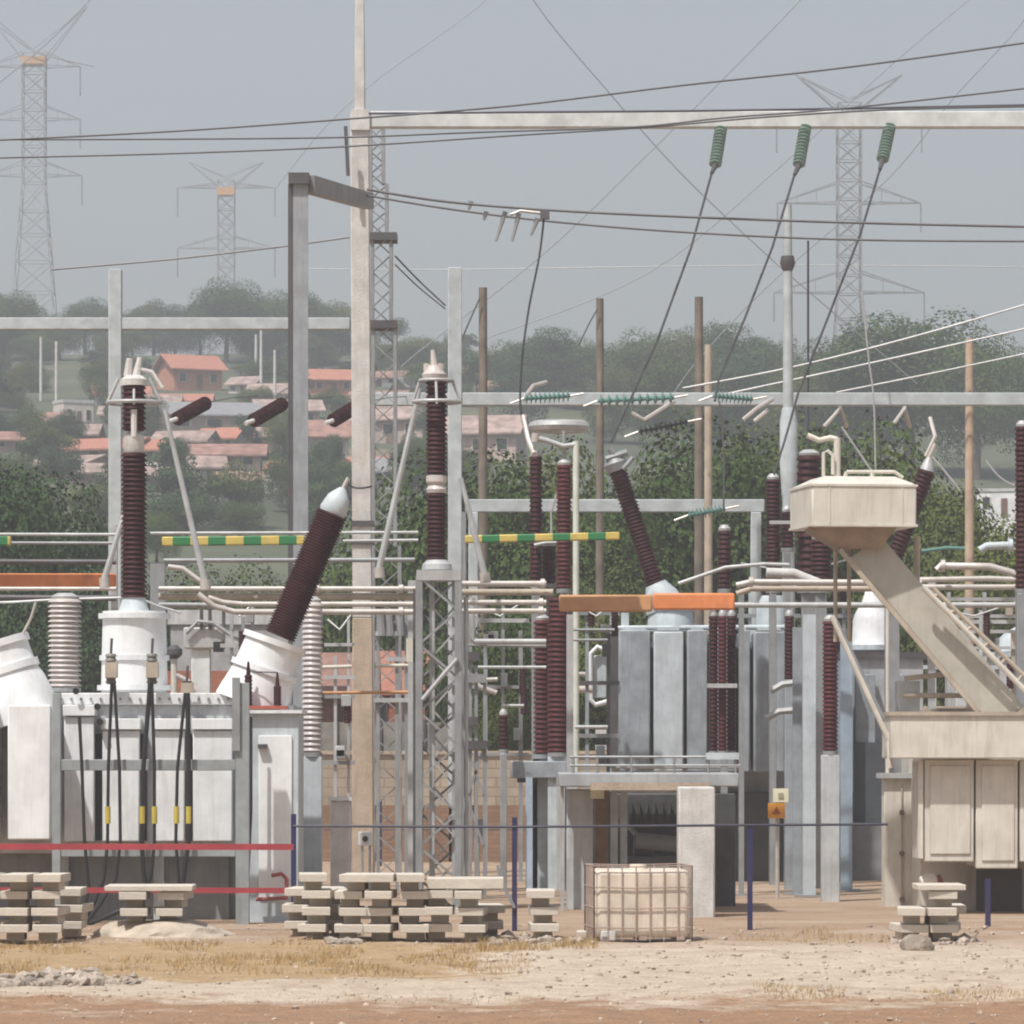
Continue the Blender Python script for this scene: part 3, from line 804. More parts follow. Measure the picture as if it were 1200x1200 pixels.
# lattice mast beside the tall pole
def lattice(mb, x0, x1, z0, z1, D, dp, th, step=None, legs=True):
    w = x1-x0; step = step or w*.9
    n = max(1, round((z1-z0)/step)); cor = [(x0, D), (x1, D), (x1, D+dp), (x0, D+dp)]
    for c in cor:
        if legs: mb.bar((c[0], c[1], z0), (c[0], c[1], z1), th*1.5, th*1.5)
    for i in range(n):
        a, b = z0+(z1-z0)*i/n, z0+(z1-z0)*(i+1)/n
        for j in range(4):
            c, d = cor[j], cor[(j+1) % 4]
            if (i+j) % 2: c, d = d, c
            mb.bar((c[0], c[1], a), (d[0], d[1], b), th, th*.5)
    return mb
t = thing('lattice_mast', 'slim steel lattice mast beside the tall concrete pole', 'mast', GP(448, 92))
D = 92; X = lambda px, D: (px-600)/F*D
Z = lambda py, D: H + (YH-py)*D/F
zz = [(150, 215, 434, 449), (215, 276, 434.5, 453), (276, 378, 436, 458), (378, 640, 437, 463), (640, 1027, 437, 468)]
for y0, y1, l, r_ in zz:
    lattice(MB(), X(l, D), X(r_, D), Z(y1, D) if y1 < 1027 else -.05, Z(y0, D), D, X(r_, D)-X(l, D), .045).build('lattice_section', steel, t, smooth=False)
for py in (276, 379):
    MB().rect(432, py-4, 465, py+5, D-.1, .75).build('platform', steel_dark, t)

# ------------------------------------------------------------------ strain and suspension strings
def string_discs(p0, p1, r, n, mat, parent, name='insulator_string', core=.25):
    prof = []
    for i in range(n):
        a, st = i/n, 1/n
        prof += [(a+.05*st, r*core), (a+.3*st, r*core), (a+.45*st, r), (a+.6*st, r*.96), (a+.75*st, r*.45)]
    prof.append((1, r*core))
    return MB().lathe(p0, p1, prof, 14).build(name, mat, parent)
tops = [(845, 150, 838, 194, 'over the leaning maroon bushing'), (944, 148, 936, 194, 'middle one of the three on the long beam'), (1043, 147, 1034, 188, 'in front of the skyline pylon')]
ends = [[(834, 203), (810, 290), (770, 400), (716, 518)], [(931, 205), (905, 290), (872, 375), (842, 445), (838, 470)], [(1031, 199), (1008, 275), (975, 360), (935, 462), (920, 515), (907, 556)]]
for (x0, y0, x1, y1, lb), e in zip(tops, ends):
    t = thing('insulator_string', 'green glass insulator string with drop conductor, ' + lb, 'insulator', P(x0, y0, 88.1), 'green glass strings under the long white beam')
    string_discs(P(x0, y0, 88.1), P(x1, y1, 87.6), .125, 12, glass_green, t, 'glass_discs', .5)
    MB().tube([P(x1, y1, 87.6), P(*e[0], 87.3)], [.06, .035], 8).build('clamp', steel_dark, t)
    MB().tube([P(q[0], q[1], 87.3 - 2.0*i/len(e)) for i, q in enumerate(e)], .022, 6).build('drop_conductor', wire_dark, t)
for px0, py0, px1, py1, lb in ((207, 491, 242, 472, 'brown ribbed strain insulator near the grading ring of the tall arrester'), (297, 493, 332, 473, 'brown ribbed strain insulator against the grey portal column'), (390, 493, 425, 472, 'brown ribbed strain insulator partly behind the tall concrete pole')):
    D = 98
    t = thing('strain_insulator', lb, 'insulator', P(px0, py0, D), 'brown strain insulators')
    MB().sheds(P(px0, py0, D), P(px1, py1, D+1.2), .10, .155, 10).build('porcelain', maroon, t)
    MB().tube([P(px0-9, py0+3, D-.2), P(px0, py0, D)], .05, 8).build('clevis', concrete_pale, t)
    MB().tube([P(px1, py1, D+1.2), P(px1+30, py1-6, D+4), P(px1+60, py1-8, D+6.9)], .012, 5).build('tail_wire', wire_mid, t)
for px0, py0, px1, py1, mt, lb in ((614, 467, 668, 464, glass_teal, 'teal glass strain string lying along the long beam above the grey arrester cap'), (700, 470, 790, 466, glass_teal, 'long faint teal strain string in front of the long beam'), (835, 464, 882, 468, glass_teal, 'teal glass strain string beside the slim pale timber pole'),
        (748, 506, 806, 494, black_rubber, 'black dotted strain string leading away from the leaning bushing'), (806, 604, 850, 596, glass_teal, 'teal glass cluster in front of the low whitish beam')):
    D = 102
    t = thing('strain_insulator', lb, 'insulator', P(px0, py0, D), 'strain strings in front of the long beam')
    string_discs(P(px0, py0, D), P(px1, py1, D), .13 if mt is glass_teal else .1, 10, mt, t, 'discs', .3)
    MB().tube([P(px0-16, py0+6, D), P(px0, py0, D)], .025, 6).build('clevis', alu, t)
    MB().tube([P(px1, py1, D), P(px1+16, py1-3, D)], .025, 6).build('link', alu, t)
# bent fittings hanging under the long beam
for x0, y0, xm, ym, x1, y1, lb in ((612, 470, 625, 452, 640, 448, 'thin bent rod above the teal string end'), (740, 484, 755, 492, 790, 470, 'pale bent clamp rod between the timber poles'), (871, 492, 888, 478, 905, 468, 'pale bent clamp rod beside the white gantry post'), (884, 494, 896, 484, 899, 481, 'short pale pin fitting beneath the bent clamp rod'), (966, 500, 985, 478, 992, 500, 'pale zigzag fitting above the beige oil tank'), (1048, 496, 1060, 478, 1066, 500, 'pale zigzag fitting over the gap in the trees'), (1085, 535, 1096, 512, 1090, 490, 'pale zigzag fitting above the tilted right bushing')):
    solo('clamp_rod', MB().tube([P(x0, y0, 103), P(xm, ym, 103), P(x1, y1, 103.5)], .05, 7), alu, lb, 'fitting', 'bent rod fittings under the long beam')

# ------------------------------------------------------------------ overhead wires
def wire(pts, D, r, mat, label, group='overhead wires', D2=None):
    n = len(pts); D2 = D if D2 is None else D2
    base = [P(x, y, D+(D2-D)*i/(n-1)) for i, (x, y) in enumerate(pts)]
    out = []                                           # Catmull-Rom smoothing
    for i in range(n-1):
        a, b, c, d = base[max(i-1, 0)], base[i], base[i+1], base[min(i+2, n-1)]
        for k in range(6):
            t = k/6
            out.append(.5*((2*b) + (c-a)*t + (2*a-5*b+4*c-d)*t*t + (3*b-a-3*c+d)*t**3))
    out.append(base[-1])
    return solo('overhead_wire', MB().tube(out, r, 6), mat, label, 'wire', group)
wire([(-60, 166), (0, 164), (200, 154), (400, 140), (600, 124), (800, 100), (1000, 78), (1260, 42)], 84, .020, wire_dark, 'dark cable climbing across the whole sky to the highest corner')
wire([(-60, 163), (0, 163.5), (200, 163), (400, 161), (560, 155), (740, 149), (850, 138), (1000, 126), (1260, 97)], 84.6, .018, wire_dark, 'dark cable crossing the long white beam and rising beyond it')
wire([(-60, 187), (0, 185), (200, 180), (400, 172), (600, 159), (760, 149), (900, 137), (1060, 128), (1260, 124)], 85.2, .018, wire_dark, 'lowest of the three dark cables that cross behind the tall pole')
wire([(432, 133), (600, 131.5), (800, 130), (1000, 127), (1260, 122)], 87.7, .024, navy_wire, 'thick dark cable laid along the top edge of the long white beam')
wire([(430, 222), (520, 236), (640, 246), (800, 254), (1000, 261), (1260, 267)], 86, .026, wire_mid, 'grey cable leaving the portal beam, upper of two')
wire([(430, 229), (520, 244), (640, 259), (800, 272), (1000, 281), (1260, 283)], 86.4, .022, wire_mid, 'grey cable leaving the portal beam, lower of two')
wire([(638, 250), (632, 300), (620, 360), (612, 420), (610, 480), (620, 520)], 86, .02, wire_dark, 'dark drop wire hanging from the hardware to the maroon insulators')
wire([(60, 316), (200, 304), (330, 289), (410, 278)], 96, .02, wire_mid, 'dark sagging wire between the short pylon and the portal column')
wire([(560, -120), (625, 0), (715, 110), (800, 205), (900, 300), (960, 352), (1075, 450)], 240, 0.036, wire_far, 'thin diagonal wire falling from the top centre of the sky')
wire([(1010, -80), (938, 0), (850, 90), (760, 180), (640, 295), (500, 405), (470, 430)], 300, 0.040, wire_far, 'thin diagonal wire crossing beneath the long beam towards the timber pole')
wire([(1210, -60), (1135, 0), (1040, 80), (920, 190), (760, 320), (560, 400)], 340, 0.044, wire_far, 'faint diagonal wire passing the skyline pylon horn')
wire([(1240, -40), (1195, 30), (1120, 112), (1040, 210), (900, 335), (820, 420), (790, 460)], 260, 0.036, wire_far, 'faint steep wire descending near the third green string')
wire([(-40, 130), (0, 96), (50, 55), (110, -5), (140, -40)], 590, 0.104, wire_far, 'faint thick line running up from the tallest pylon')
wire([(-60, 60), (-10, 30), (40, 60), (110, 78)], 598, 0.080, wire_far, 'faint line sagging onto the tallest pylon')
wire([(322, 222), (380, 150), (440, 95), (500, 52), (560, 8), (600, -30)], 616, 0.080, wire_far, 'very faint diagonal line in the upper sky by the pole')
wire([(360, 315), (520, 316), (800, 312), (1000, 311), (1260, 314)], 480, .06, wire_pale, 'very faint level line across the lower sky')
wire([(463, 300), (490, 328), (522, 358)], 93, .02, wire_mid, 'short dark stay wire dropping from the mast platform, upper')
wire([(463, 310), (490, 336), (522, 362)], 93, .016, wire_mid, 'short dark stay wire dropping from the mast platform, lower')
wire([(562, 350), (552, 372), (536, 410)], 111.8, .02, wire_mid, 'stay wire slanting off the dark timber pole near the mast')
wire([(700, 362), (690, 380), (678, 405)], 111.8, .02, wire_mid, 'stay wire slanting off the middle timber pole')
wire([(800, 455), (930, 430), (1080, 392), (1260, 340)], 107, .026, wire_pale, 'pale service wire crossing the huge tree, topmost of three')
wire([(850, 462), (1000, 430), (1136, 400), (1260, 372)], 107.4, .026, wire_pale, 'pale service wire crossing the huge tree, in the middle of three')
wire([(980, 460), (1100, 436), (1260, 402)], 107.2, .024, wire_pale, 'pale service wire crossing the huge tree, nearest its base')
wire([(1010, 340), (1018, 420), (1024, 470), (1026, 550)], 103, .02, wire_pale, 'pale vertical drop wire in front of the huge tree')
wire([(1024, 470), (1030, 510), (1033, 555)], 103.2, .018, wire_mid, 'short drop wire ending at the beige oil tank')
wire([(986, 500), (1005, 528), (1022, 553)], 99, .025, wire_pale, 'pale slanting stay ending on top of the beige oil tank')
wire([(1092, 535), (1110, 556), (1125, 575)], 99, .025, wire_pale, 'pale slanting stay leaving the tilted bushing')
wire([(1155, 540), (1175, 562), (1200, 570), (1250, 560)], 99, .025, wire_pale, 'pale sagging lead at the frame edge below the white house')
wire([(843, 470), (848, 530), (848, 600)], 100, .02, wire_mid, 'vertical drop wire between timber pole and capped bushing')
# hardware where the two grey cables meet the drop wire
t = thing('cable_hardware', 'cluster of clamps and small hanging pins on the two grey cables', 'fitting', P(600, 255, 86))
MB().rect(633, 246, 644, 256, 85.9, .2).build('clamp', steel_dark, t)
for x0, y0, x1, y1 in ((592, 248, 581, 283), (608, 250, 600, 283), (630, 256, 622, 276), (570, 248, 567, 258), (552, 236, 549, 246)):
    MB().tube([P(x0, y0, 86.1), P(x1, y1, 86.1)], [.05, .025], 6).build('pin', steel, t)
MB().tube([P(598, 252, 86.1), P(610, 247, 86.1), P(634, 250, 86.1)], .03, 6).build('link', alu, t)
# ------------------------------------------------------------------ white transformer (near, cut by the frame edge)
WT = thing('power_transformer', 'big white power transformer with two slanted turrets and black cables', 'transformer', GP(175, 68))
MB().rect(-120, 826, 344, 1000, 68.0, 2.6).build('tank', tank_grey, WT, bevel=.02)
MB().rect(-124, 812, 278, 826, 67.92, 2.7).build('tank_lid', white_shade, WT, bevel=.015)
MB().rectg(-120, 1000, 268, 68.35, 2.2).build('base', M('base_grey', (.24, .245, .25), .6, dirt=(.15, .13, .12), damt=.5), WT)
for x0 in (68, 180):
    MB().rectg(x0, 1004, x0+12, 68.2, .14).build('base_rib', tank_grey, WT)
bl = MB()
for i in range(26):
    px = -20 + i*11.5
    if px < 278: bl.tube([P(px, 819, 67.86), P(px, 819, 67.93)], .022, 6)
bl.build('lid_bolt_row', steel, WT)
# stiffened wall panels, each with its rim
for x0, x1, y0 in ((75, 110, 826), (120, 163, 842), (179, 216, 842), (226, 272, 842)):
    p = MB().rect(x0, y0+14, x1, 986, 67.72, .27).build('wall_panel', white_shade, WT, bevel=.015)
    MB().rect(x0-1.5, y0, x1+1.5, y0+13, 67.66, .33).build('panel_rim', white_paint, p, bevel=.01)
for x0 in (110.5, 164, 217):
    MB().rect(x0+1, 860, x0+8, 985, 67.9, .08).build('slot_shade', black_rubber, WT)  # black strips painted in for the shade inside the panel slots
# flat radiators beside the frame
for x0, x1 in ((-62, -6), (9, 59)):
    r = MB().rect(x0, 826, x1, 984, 66.7, .16)
    r.rect(x0+.4, 828, x1-.4, 982, 66.85, 1.0)
    o = r.build('radiator', white_paint, WT, bevel=.02)
    MB().tube([P((x0+x1)/2, 838, 66.8), P((x0+x1)/2, 838, 68.1)], .07, 10).build('header_pipe', white_shade, o)
    MB().tube([P((x0+x1)/2, 972, 66.8), P((x0+x1)/2, 972, 68.1)], .07, 10).build('header_pipe', white_shade, o)
for px, py in ((5, 844), (61, 844), (89, 810), (117, 846), (114, 828)):
    MB().tube([P(px, py, 67.55), P(px, py, 67.8)], .05, 10).build('lifting_lug', black_rubber, WT)
# control cabinet at the end
cb = MB().rectg(284, 836, 350, 67.3, 1.6).build('end_cabinet', cool_light, WT, bevel=.015)
MB().rect(303, 862, 342, 1052, 67.26, .04).build('cabinet_door', white_paint, cb, bevel=.008)
MB().rect(302, 872, 313, 877, 67.16, .1).build('door_handle', steel_dark, cb)
MB().rect(284, 832, 354, 836, 67.2, 1.7).build('cabinet_roof', white_shade, cb)
MB().rect(283, 827, 336, 831, 67.3, .5).build('red_base_plate', M('red_oxide', (.36, .09, .06), .6), cb)
MB().tube([P(318, 1026, 67.15), P(330, 1024, 67.15), P(336, 1030, 67.15), P(336, 1052, 67.15), P(300, 1054, 67.15)], .03, 8).build('valve_pipe', M('valve_red', (.28, .06, .05), .5), cb)
for x, y0 in ((291, 775), (325, 788)):
    b = MB().sheds(P(x, 827, 67.5), P(x, y0+16, 67.5), .03, .062, 6, 12).lathe(P(x, y0+16, 67.5), P(x, y0, 67.5), [(0, .035), (1, .014)], 8).build('small_bushing', maroon, cb)
MB().tube([P(291, 787, 67.5), P(325, 788, 67.5)], .012, 6).build('jumper', wire_dark, cb)
# turrets
def turret(name, axis, mat, rings, D, n=28):
    (x0, y0), (x1, y1) = axis
    prof_r = rings
    o = MB().lathe(P(x0, y0, D), P(x1, y1, D), prof_r, n).build(name, mat, WT)
    return o
s = 66.0*1.02/F
tc_ = MB().lathe(P(157.5, 812, 69), P(157.5, 716, 69), [(0, .50), (.995, .475)], 30).build('centre_turret', white_paint, WT)
for y, r_ in ((722, .54), (771, .525), (806, .56)):
    MB().lathe(P(157.5, y+3, 69), P(157.5, y-3, 69), [(0, r_), (1, r_)], 30).build('flange', white_shade, tc_)
MB().lathe(P(157, 718, 69), P(157, 700, 69), [(0, .24), (.5, .2), (1, .17)], 20).build('neck', cool_light, tc_)
b = MB().sheds(P(157, 702, 69), P(157, 531, 69), .135, .20, 22).build('tall_bushing', maroon, WT)
MB().lathe(P(157, 531, 69), P(157, 505, 69), [(0, .14), (.1, .155), (.8, .15), (1, .07)], 18).build('collar', concrete_pale, b)
MB().sheds(P(157, 505, 69), P(157, 452, 69), .12, .185, 7).build('upper_porcelain', maroon, b)
hd = MB().lathe(P(157, 452, 69), P(157, 440, 69), [(0, .2), (.6, .2), (1, .12)], 18)
hd.tube([P(150, 441, 69), P(152, 420, 69)], [.07, .05], 8).tube([P(160, 441, 69), P(164, 419, 69)], [.07, .04], 8)
hd.tube([P(160, 432, 69), P(178, 436, 69), P(190, 455, 69)], .035, 8)
hd.build('terminal_head', concrete_pale, b)
rg = MB().torus(P(157, 472, 69), .40, .03)
for sx in (-1, 1):
    rg.tube([P(157+sx*31, 472, 69), P(157+sx*18, 443, 69)], .025, 8)
    rg.tube([P(157, 473, 69-.40*(sx+1)/2), P(157, 445, 69)], .02, 8)
rg.build('grading_ring', steel_light, b)
MB().tube([P(157, 480, 68.7), P(157, 512, 68.7)], .045, 8).build('spacer_rod', concrete_pale, b)

# right slanted turret and its bushing
def along(a, b, t): return (a[0]+(b[0]-a[0])*t, a[1]+(b[1]-a[1])*t)
ax0, ax1 = (296, 826), (322, 752)
rt = MB().lathe(P(*ax0, 68.2), P(*ax1, 68.2), [(0, .58), (.15, .55), (.5, .47), (.55, .47), (1, .43)], 30).build('slanted_turret', white_paint, WT)
for t_, r_ in ((.50, .52), (.95, .485)):
    p, q = along(ax0, ax1, t_), along(ax0, ax1, t_+.09)
    MB().lathe(P(*p, 68.2), P(*q, 68.2), [(0, r_), (1, r_)], 30).build('flange', white_paint, rt)
sb = MB().sheds(P(328, 746, 68.2), P(389, 602, 68.2), .21, .245, 34, 20).build('slanted_bushing', maroon, WT)
MB().lathe(P(389, 602, 68.2), P(402, 572, 68.2), [(0, .19), (.15, .21), (.6, .17), (.75, .13), (1, .05)], 18).build('metal_cap', cool_light, sb)
MB().tube([P(401, 574, 68.2), P(408, 560, 68.2)], .03, 8).build('terminal_pin', alu, sb)
# left slanted turret, half cut by the frame
ax0, ax1 = (26, 846), (-4, 756)
lt = MB().lathe(P(*ax0, 67.9), P(*ax1, 67.9), [(0, .60), (.15, .59), (.35, .565), (.5, .53), (.62, .48), (.66, .47), (1, .46)], 30).build('slanted_turret', white_paint, WT)
for t_, r_ in ((.62, .52), (.95, .50)):
    p, q = along(ax0, ax1, t_), along(ax0, ax1, t_+.09)
    MB().lathe(P(*p, 67.9), P(*q, 67.9), [(0, r_), (1, r_)], 30).build('flange', white_paint, lt)
MB().tube([P(10, 752, 67.9), P(24, 748, 67.7), P(36, 725, 67.7), P(42, 706, 67.7)], .02, 8).build('vent_pipe', alu, lt)
# low-voltage bushings with cable boots
for x in (130, 178, 219):
    y = 760 if x < 200 else 792
    lv = MB().sheds(P(x, 802, 67.7), P(x, y+6, 67.7), .04, .085, 5, 12).build('low_voltage_bushing', M('brown_grey_porcelain', (.17, .155, .14), .45, var=.3), WT)
    MB().rect(x-7, 776 if x < 200 else 800, x+7, 794 if x < 200 else 812, 67.55, .2).build('cable_clamp', beige_dark, lv)
    MB().tube([P(x, y+6, 67.7), P(x+1, y-12, 67.7)], .02, 6).build('terminal_pin', steel_dark, lv)
# steel frame in front and the black cables tied to it
fm = MB()
for x0, x1, y0 in ((61, 71, 812), (276, 292, 800)): fm.rectg(x0, y0, x1, 66.4, .14)
fm.rect(71, 890, 276, 903, 66.42, .1); fm.rect(71, 990, 276, 1004, 66.42, .12)
fm.build('cable_frame', M('frame_steel', (.30, .325, .325), .55, .2, dirt=(.2, .19, .17), damt=.5), WT, bevel=.008)
MB().rect(272, 794, 281, 880, 66.35, .1).build('frame_plate', steel, WT)
cabs = [([(93, 840), (96, 900), (99, 985), (104, 1040), (98, 1075), (90, 1092)], 0), ([(131, 800), (127, 900), (126, 985), (122, 1030), (110, 1060), (92, 1088)], 1), ([(134, 800), (140, 900), (141, 985), (136, 1030), (116, 1062), (95, 1090)], 0),
 ([(176, 800), (168, 900), (166, 985), (168, 1020), (172, 1042)], 1), ([(178, 800), (181, 900), (181, 985), (178, 1020), (173, 1042)], 1), ([(217, 812), (208, 900), (206, 985), (210, 1040)], 1), ([(220, 812), (221, 900), (221, 985), (214, 1040)], 1), ([(294, 840), (294, 950), (291, 1020), (284, 1085)], 0)]
for i, (pts, sl) in enumerate(cabs):
    q = [P(x, y, 66.3 if i < 7 else 66.9) for x, y in pts]
    c = MB().tube(q, .024 if i not in (3, 6) else .034, 8).build('black_cable', black_rubber, WT)
    if sl:
        xx = pts[1][0]+(pts[2][0]-pts[1][0])*.62
        MB().tube([P(xx, 945, 66.3), P(xx, 965, 66.3)], .04, 8).build('yellow_sleeve', yellow, c)
MB().tube([P(90, 1088, 66.3), P(112, 1080, 66), P(140, 1068, 66), P(160, 1060, 66.5)], .03, 8).build('black_cable', black_rubber, WT)

# red barrier rails
for y, lb in ((992, 'red barrier rail across the white transformer, upper one'), (1043, 'red barrier rail across the white transformer, lower one')):
    m = MB().bar(P(-150, y, 63.6), P(344, y+.5, 63.6), .04, .085 if y < 1000 else .075)
    solo('barrier_rail', m, red_tape, lb, 'rail', 'red barrier rails')

# ------------------------------------------------------------------ pipe and bus work
GBus = 'long horizontal pipes through the yard'
def pipe(pts, r, mat, label, D, name='bus_pipe', group=GBus, n=10, cat='pipe', flanges=()):
    o = solo(name, MB().tube([P(x, y, D + (q[0] if q else 0)) for x, y, *q in pts], r, n), mat, label, cat, group)
    for px, py in flanges:
        MB().tube([P(px-2.5, py, D), P(px+2.5, py, D)], r*1.6, 12).build('flange', mat, o)
    return o
pipe([(186, 690), (487, 690)], .045, alu, 'topmost pale pipe between the tall arrester and lattice column', 75, flanges=[(372, 690), (470, 690)])
pipe([(186, 699), (487, 699)], .06, beige_dark, 'tan pipe second from top between arrester and lattice column', 75.1, flanges=[(300, 699)])
pipe([(244, 700), (262, 706), (285, 708), (487, 708)], .045, alu, 'pale pipe with a bent end starting above the pale shed', 74.8, flanges=[(372, 708)])
pipe([(232, 696), (250, 710), (275, 717), (487, 717)], .05, alu, 'lowest pale pipe with a bent end above the pale shed', 74.6, flanges=[(470, 717)])
pipe([(186, 709), (250, 709.5)], .05, steel, 'short dull pipe stub beside the tall arrester', 75.3)
pipe([(538, 684), (640, 684)], .05, alu, 'topmost pale pipe just past the lattice column', 75, flanges=[(636, 684)])
pipe([(538, 694), (648, 694)], .055, beige_dark, 'tan pipe just past the lattice column', 75.2)
pipe([(538, 706), (640, 706)], .045, alu, 'third pale pipe just past the lattice column', 74.8, flanges=[(634, 706)])
pipe([(538, 716), (640, 716)], .045, alu, 'lowest pale pipe just past the lattice column', 74.6, flanges=[(634, 716)])
pipe([(553, 700), (553, 748), (556, 752), (640, 752)], .05, steel_light, 'pale bent pipe dropping then running to the maroon insulators', 77)
pipe([(545, 640), (545, 756), (640, 757)], .03, steel, 'thin grey bent pipe inside the thicker bent one', 77.3)
pipe([(-80, 690), (136, 690)], .035, alu, 'thin pale pipe under the red busbar', 74.6)
pipe([(-80, 700), (136, 701)], .05, steel_dark, 'dark pipe under the red busbar', 75)
pipe([(863, 686), (880, 682), (1080, 683)], .055, alu, 'pale upper pipe running from the orange busbar behind the beige duct', 79, flanges=[(880, 682)])
pipe([(863, 696), (880, 690), (1080, 690)], .05, beige_dark, 'tan pipe just under the pale upper one by the orange busbar', 79.2)
pipe([(856, 709), (1260, 709)], .05, steel_light, 'long pale pipe running from the orange busbar to the frame edge', 79.1)
pipe([(1050, 680), (1160, 678), (1260, 682)], .05, alu, 'pale pipe past the beige duct, upper of two level ones', 79.4)
pipe([(1050, 688), (1260, 688)], .05, alu, 'pale pipe past the beige duct, lower of two level ones', 79.3)
pipe([(1098, 668), (1102, 663), (1160, 664), (1185, 671), (1215, 684), (1260, 690)], .065, alu, 'thick pale pipe that bends down at the frame edge', 79, flanges=[(1105, 663)])
pipe([(1148, 645), (1156, 640), (1183, 639)], .07, cool_light, 'short bluish pipe with end flange near the pale orange pole', 80, flanges=[(1184, 639)])
pipe([(1080, 646), (1110, 642), (1131, 643)], .035, glass_teal, 'thin greenish pipe beside the pale orange pole', 80)
pipe([(795, 684), (850, 665), (895, 661), (925, 662)], .035, steel_light, 'thin curved pipe arching over the orange busbar', 80)
pipe([(898, 671), (930, 672), (960, 684)], .09, concrete_pale, 'fat white pipe piece between upper and long pale pipes', 81)
# upper grey rails
for y, x0, x1, r_, mt, lb in ((626, -60, 140, .028, steel_light, 'topmost pale rail over the dark bushes at the frame edge'), (636, -60, 138, .026, steel, 'second pale rail over the dark bushes at the frame edge'), (658, -60, 136, .045, steel_dark, 'thick dark rail just above the red busbar'),
        (625, 176, 490, .028, steel_light, 'topmost pale rail above the striped bar'), (634, 402, 490, .026, steel_light, 'short pale rail between slanted bushing and arrester'), (657, 192, 486, .04, steel, 'thick grey rail beneath the striped bar')):
    pipe([(x0, y), (x1, y+(.5 if x1 < 200 else -1))], r_, mt, lb, 76, 'guard_rail', 'thin horizontal rails above the pipes', cat='rail')
# striped bars
for x0, y0, x1, y1, lb in ((190, 634.5, 357, 633, 'green and yellow striped bar beside the tall arrester'), (545, 632, 726, 628, 'green and yellow striped bar in front of the maroon insulators'), (-60, 633, 13, 634, 'green and yellow striped bar tip at the frame edge')):
    m = MB().bar(P(x0, y0, 75.6), P(x1, y1, 75.6), .14, .15 if x0 < 500 else .125)
    solo('striped_bar', m, stripes, lb, 'bar', 'green and yellow striped bars', bevel=.02)
# orange busbars
for x0, x1, y0, y1, mt, lb in ((-80, 136, 672, 688, copper, 'red-orange busbar at the frame edge behind the pale ribbed insulator'), (655, 764.5, 697, 717, copper_tan, 'dull orange busbar next to the maroon insulators'), (765, 861, 695, 715, copper, 'red-orange busbar with rounded end above the triple insulator')):
    m = MB().bar(P(x0, (y0+y1)/2, 76.2), P(x1, (y0+y1)/2, 76.2), .13, (y1-y0)*76/F, up=(0, 0, 1))
    solo('busbar', m, mt, lb, 'busbar', 'orange busbars', bevel=.035)
# posts that carry the pipes
GS = 'pipe support posts'
for x0, x1, y0, D, mt, lb in ((176, 193, 660, 76.4, steel, 'grey drum-like pipe post right beside the tall arrester'), (478, 487, 680, 76.5, steel_light, 'pale pipe post hidden beside the lattice column'), (541, 546, 600, 77.4, steel, 'thin dark pipe post just past the lattice column'), (664, 672, 720, 77, steel_light, 'pale pipe post beside the maroon insulators'), (866, 872, 690, 79.6, steel, 'grey pipe post at the orange busbar end'), (1088, 1096, 676, 79.8, steel_light, 'pale pipe post past the beige duct'), (-20, -10, 620, 76.6, steel, 'pipe post beyond the frame edge'), (130, 137, 615, 76.5, steel_light, 'pale pipe post right under the white cross beam post')):
    t = thing('pipe_post', lb, 'post', GP((x0+x1)/2, D), GS)
    MB().rectg(x0, y0, x1, D, .16).build('shaft', mt, t)
    MB().box(GP((x0+x1)/2, D+.08), (.34, .34, .05)).build('foot_plate', steel, t)
# jumble of small pipework between lattice column and grey transformer
for pts, r_, mt, lb in (([(541, 783), (560, 797), (583, 796)], .04, alu, 'pale bent pipe arm leaving the lattice column, upper'), ([(541, 785), (562, 805), (582, 812)], .05, alu, 'pale bent pipe arm leaving the lattice column, lower'), ([(558, 782), (640, 782)], .03, steel_light, 'thin pale pipe to the maroon insulators'), ([(440, 780), (478, 780)], .035, beige, 'short cream pipe beside the lattice column'), ([(378, 782), (412, 781)], .035, beige, 'short cream pipe from the ribbed insulator to the pole'),
        ([(378, 812), (486, 811)], .03, copper_tan, 'thin dull orange pipe behind the tall pole'), ([(590, 827), (614, 827)], .03, steel_light, 'tiny pale stub pipe above the green bush'), ([(672, 738), (720, 738)], .025, steel, 'thin grey pipe below the dull orange busbar'), ([(672, 750), (712, 750)], .025, steel, 'second thin grey pipe below the dull orange busbar'), ([(674, 852), (712, 852)], .035, steel_light, 'short pale pipe beneath the swan-neck radiator pipe')):
    pipe(pts, r_, mt, lb, 80, 'connecting_pipe', 'small connecting pipes')
# small maroon support at the green bush
def post_insulator(label, px, ytop, ybot, rpx, nsh, D, mat, post=None, cap=True, capmat=steel_light, group='insulator columns', yback=None):
    t = thing('post_insulator', label, 'insulator', GP(px, D), group)
    k = D/F
    MB().sheds(P(px, ybot, D), P(px, ytop, D), rpx*.66*k, rpx*k, nsh).build('porcelain', mat, t)
    if cap: MB().lathe(P(px, ytop, D), P(px, ytop-7, D), [(0, rpx*.8*k), (.4, rpx*.85*k), (1, rpx*.45*k)], 14).build('cap', capmat, t)
    MB().lathe(P(px, ybot+5, D), P(px, ybot, D), [(0, rpx*.95*k), (1, rpx*.95*k)], 14).build('base_flange', steel, t)
    if post:
        x0, x1, mt = post
        MB().rectg(x0, ybot+5, x1, D-.12, .3).build('stand', mt, t, bevel=.01)
    return t
post_insulator('small dark insulator beside the light green bush', 590, 838, 878, 6, 6, 82, maroon, (586, 594, steel))
post_insulator('fat pale ribbed insulator beside the centre turret', 76, 702, 806, 20, 13, 70.5, pale_porcelain, (66, 88, steel))
post_insulator('slender pale ribbed insulator behind the slanted bushing', 366, 706, 882, 12.5, 21, 71.5, pale_porcelain, (354, 377, cool_light))

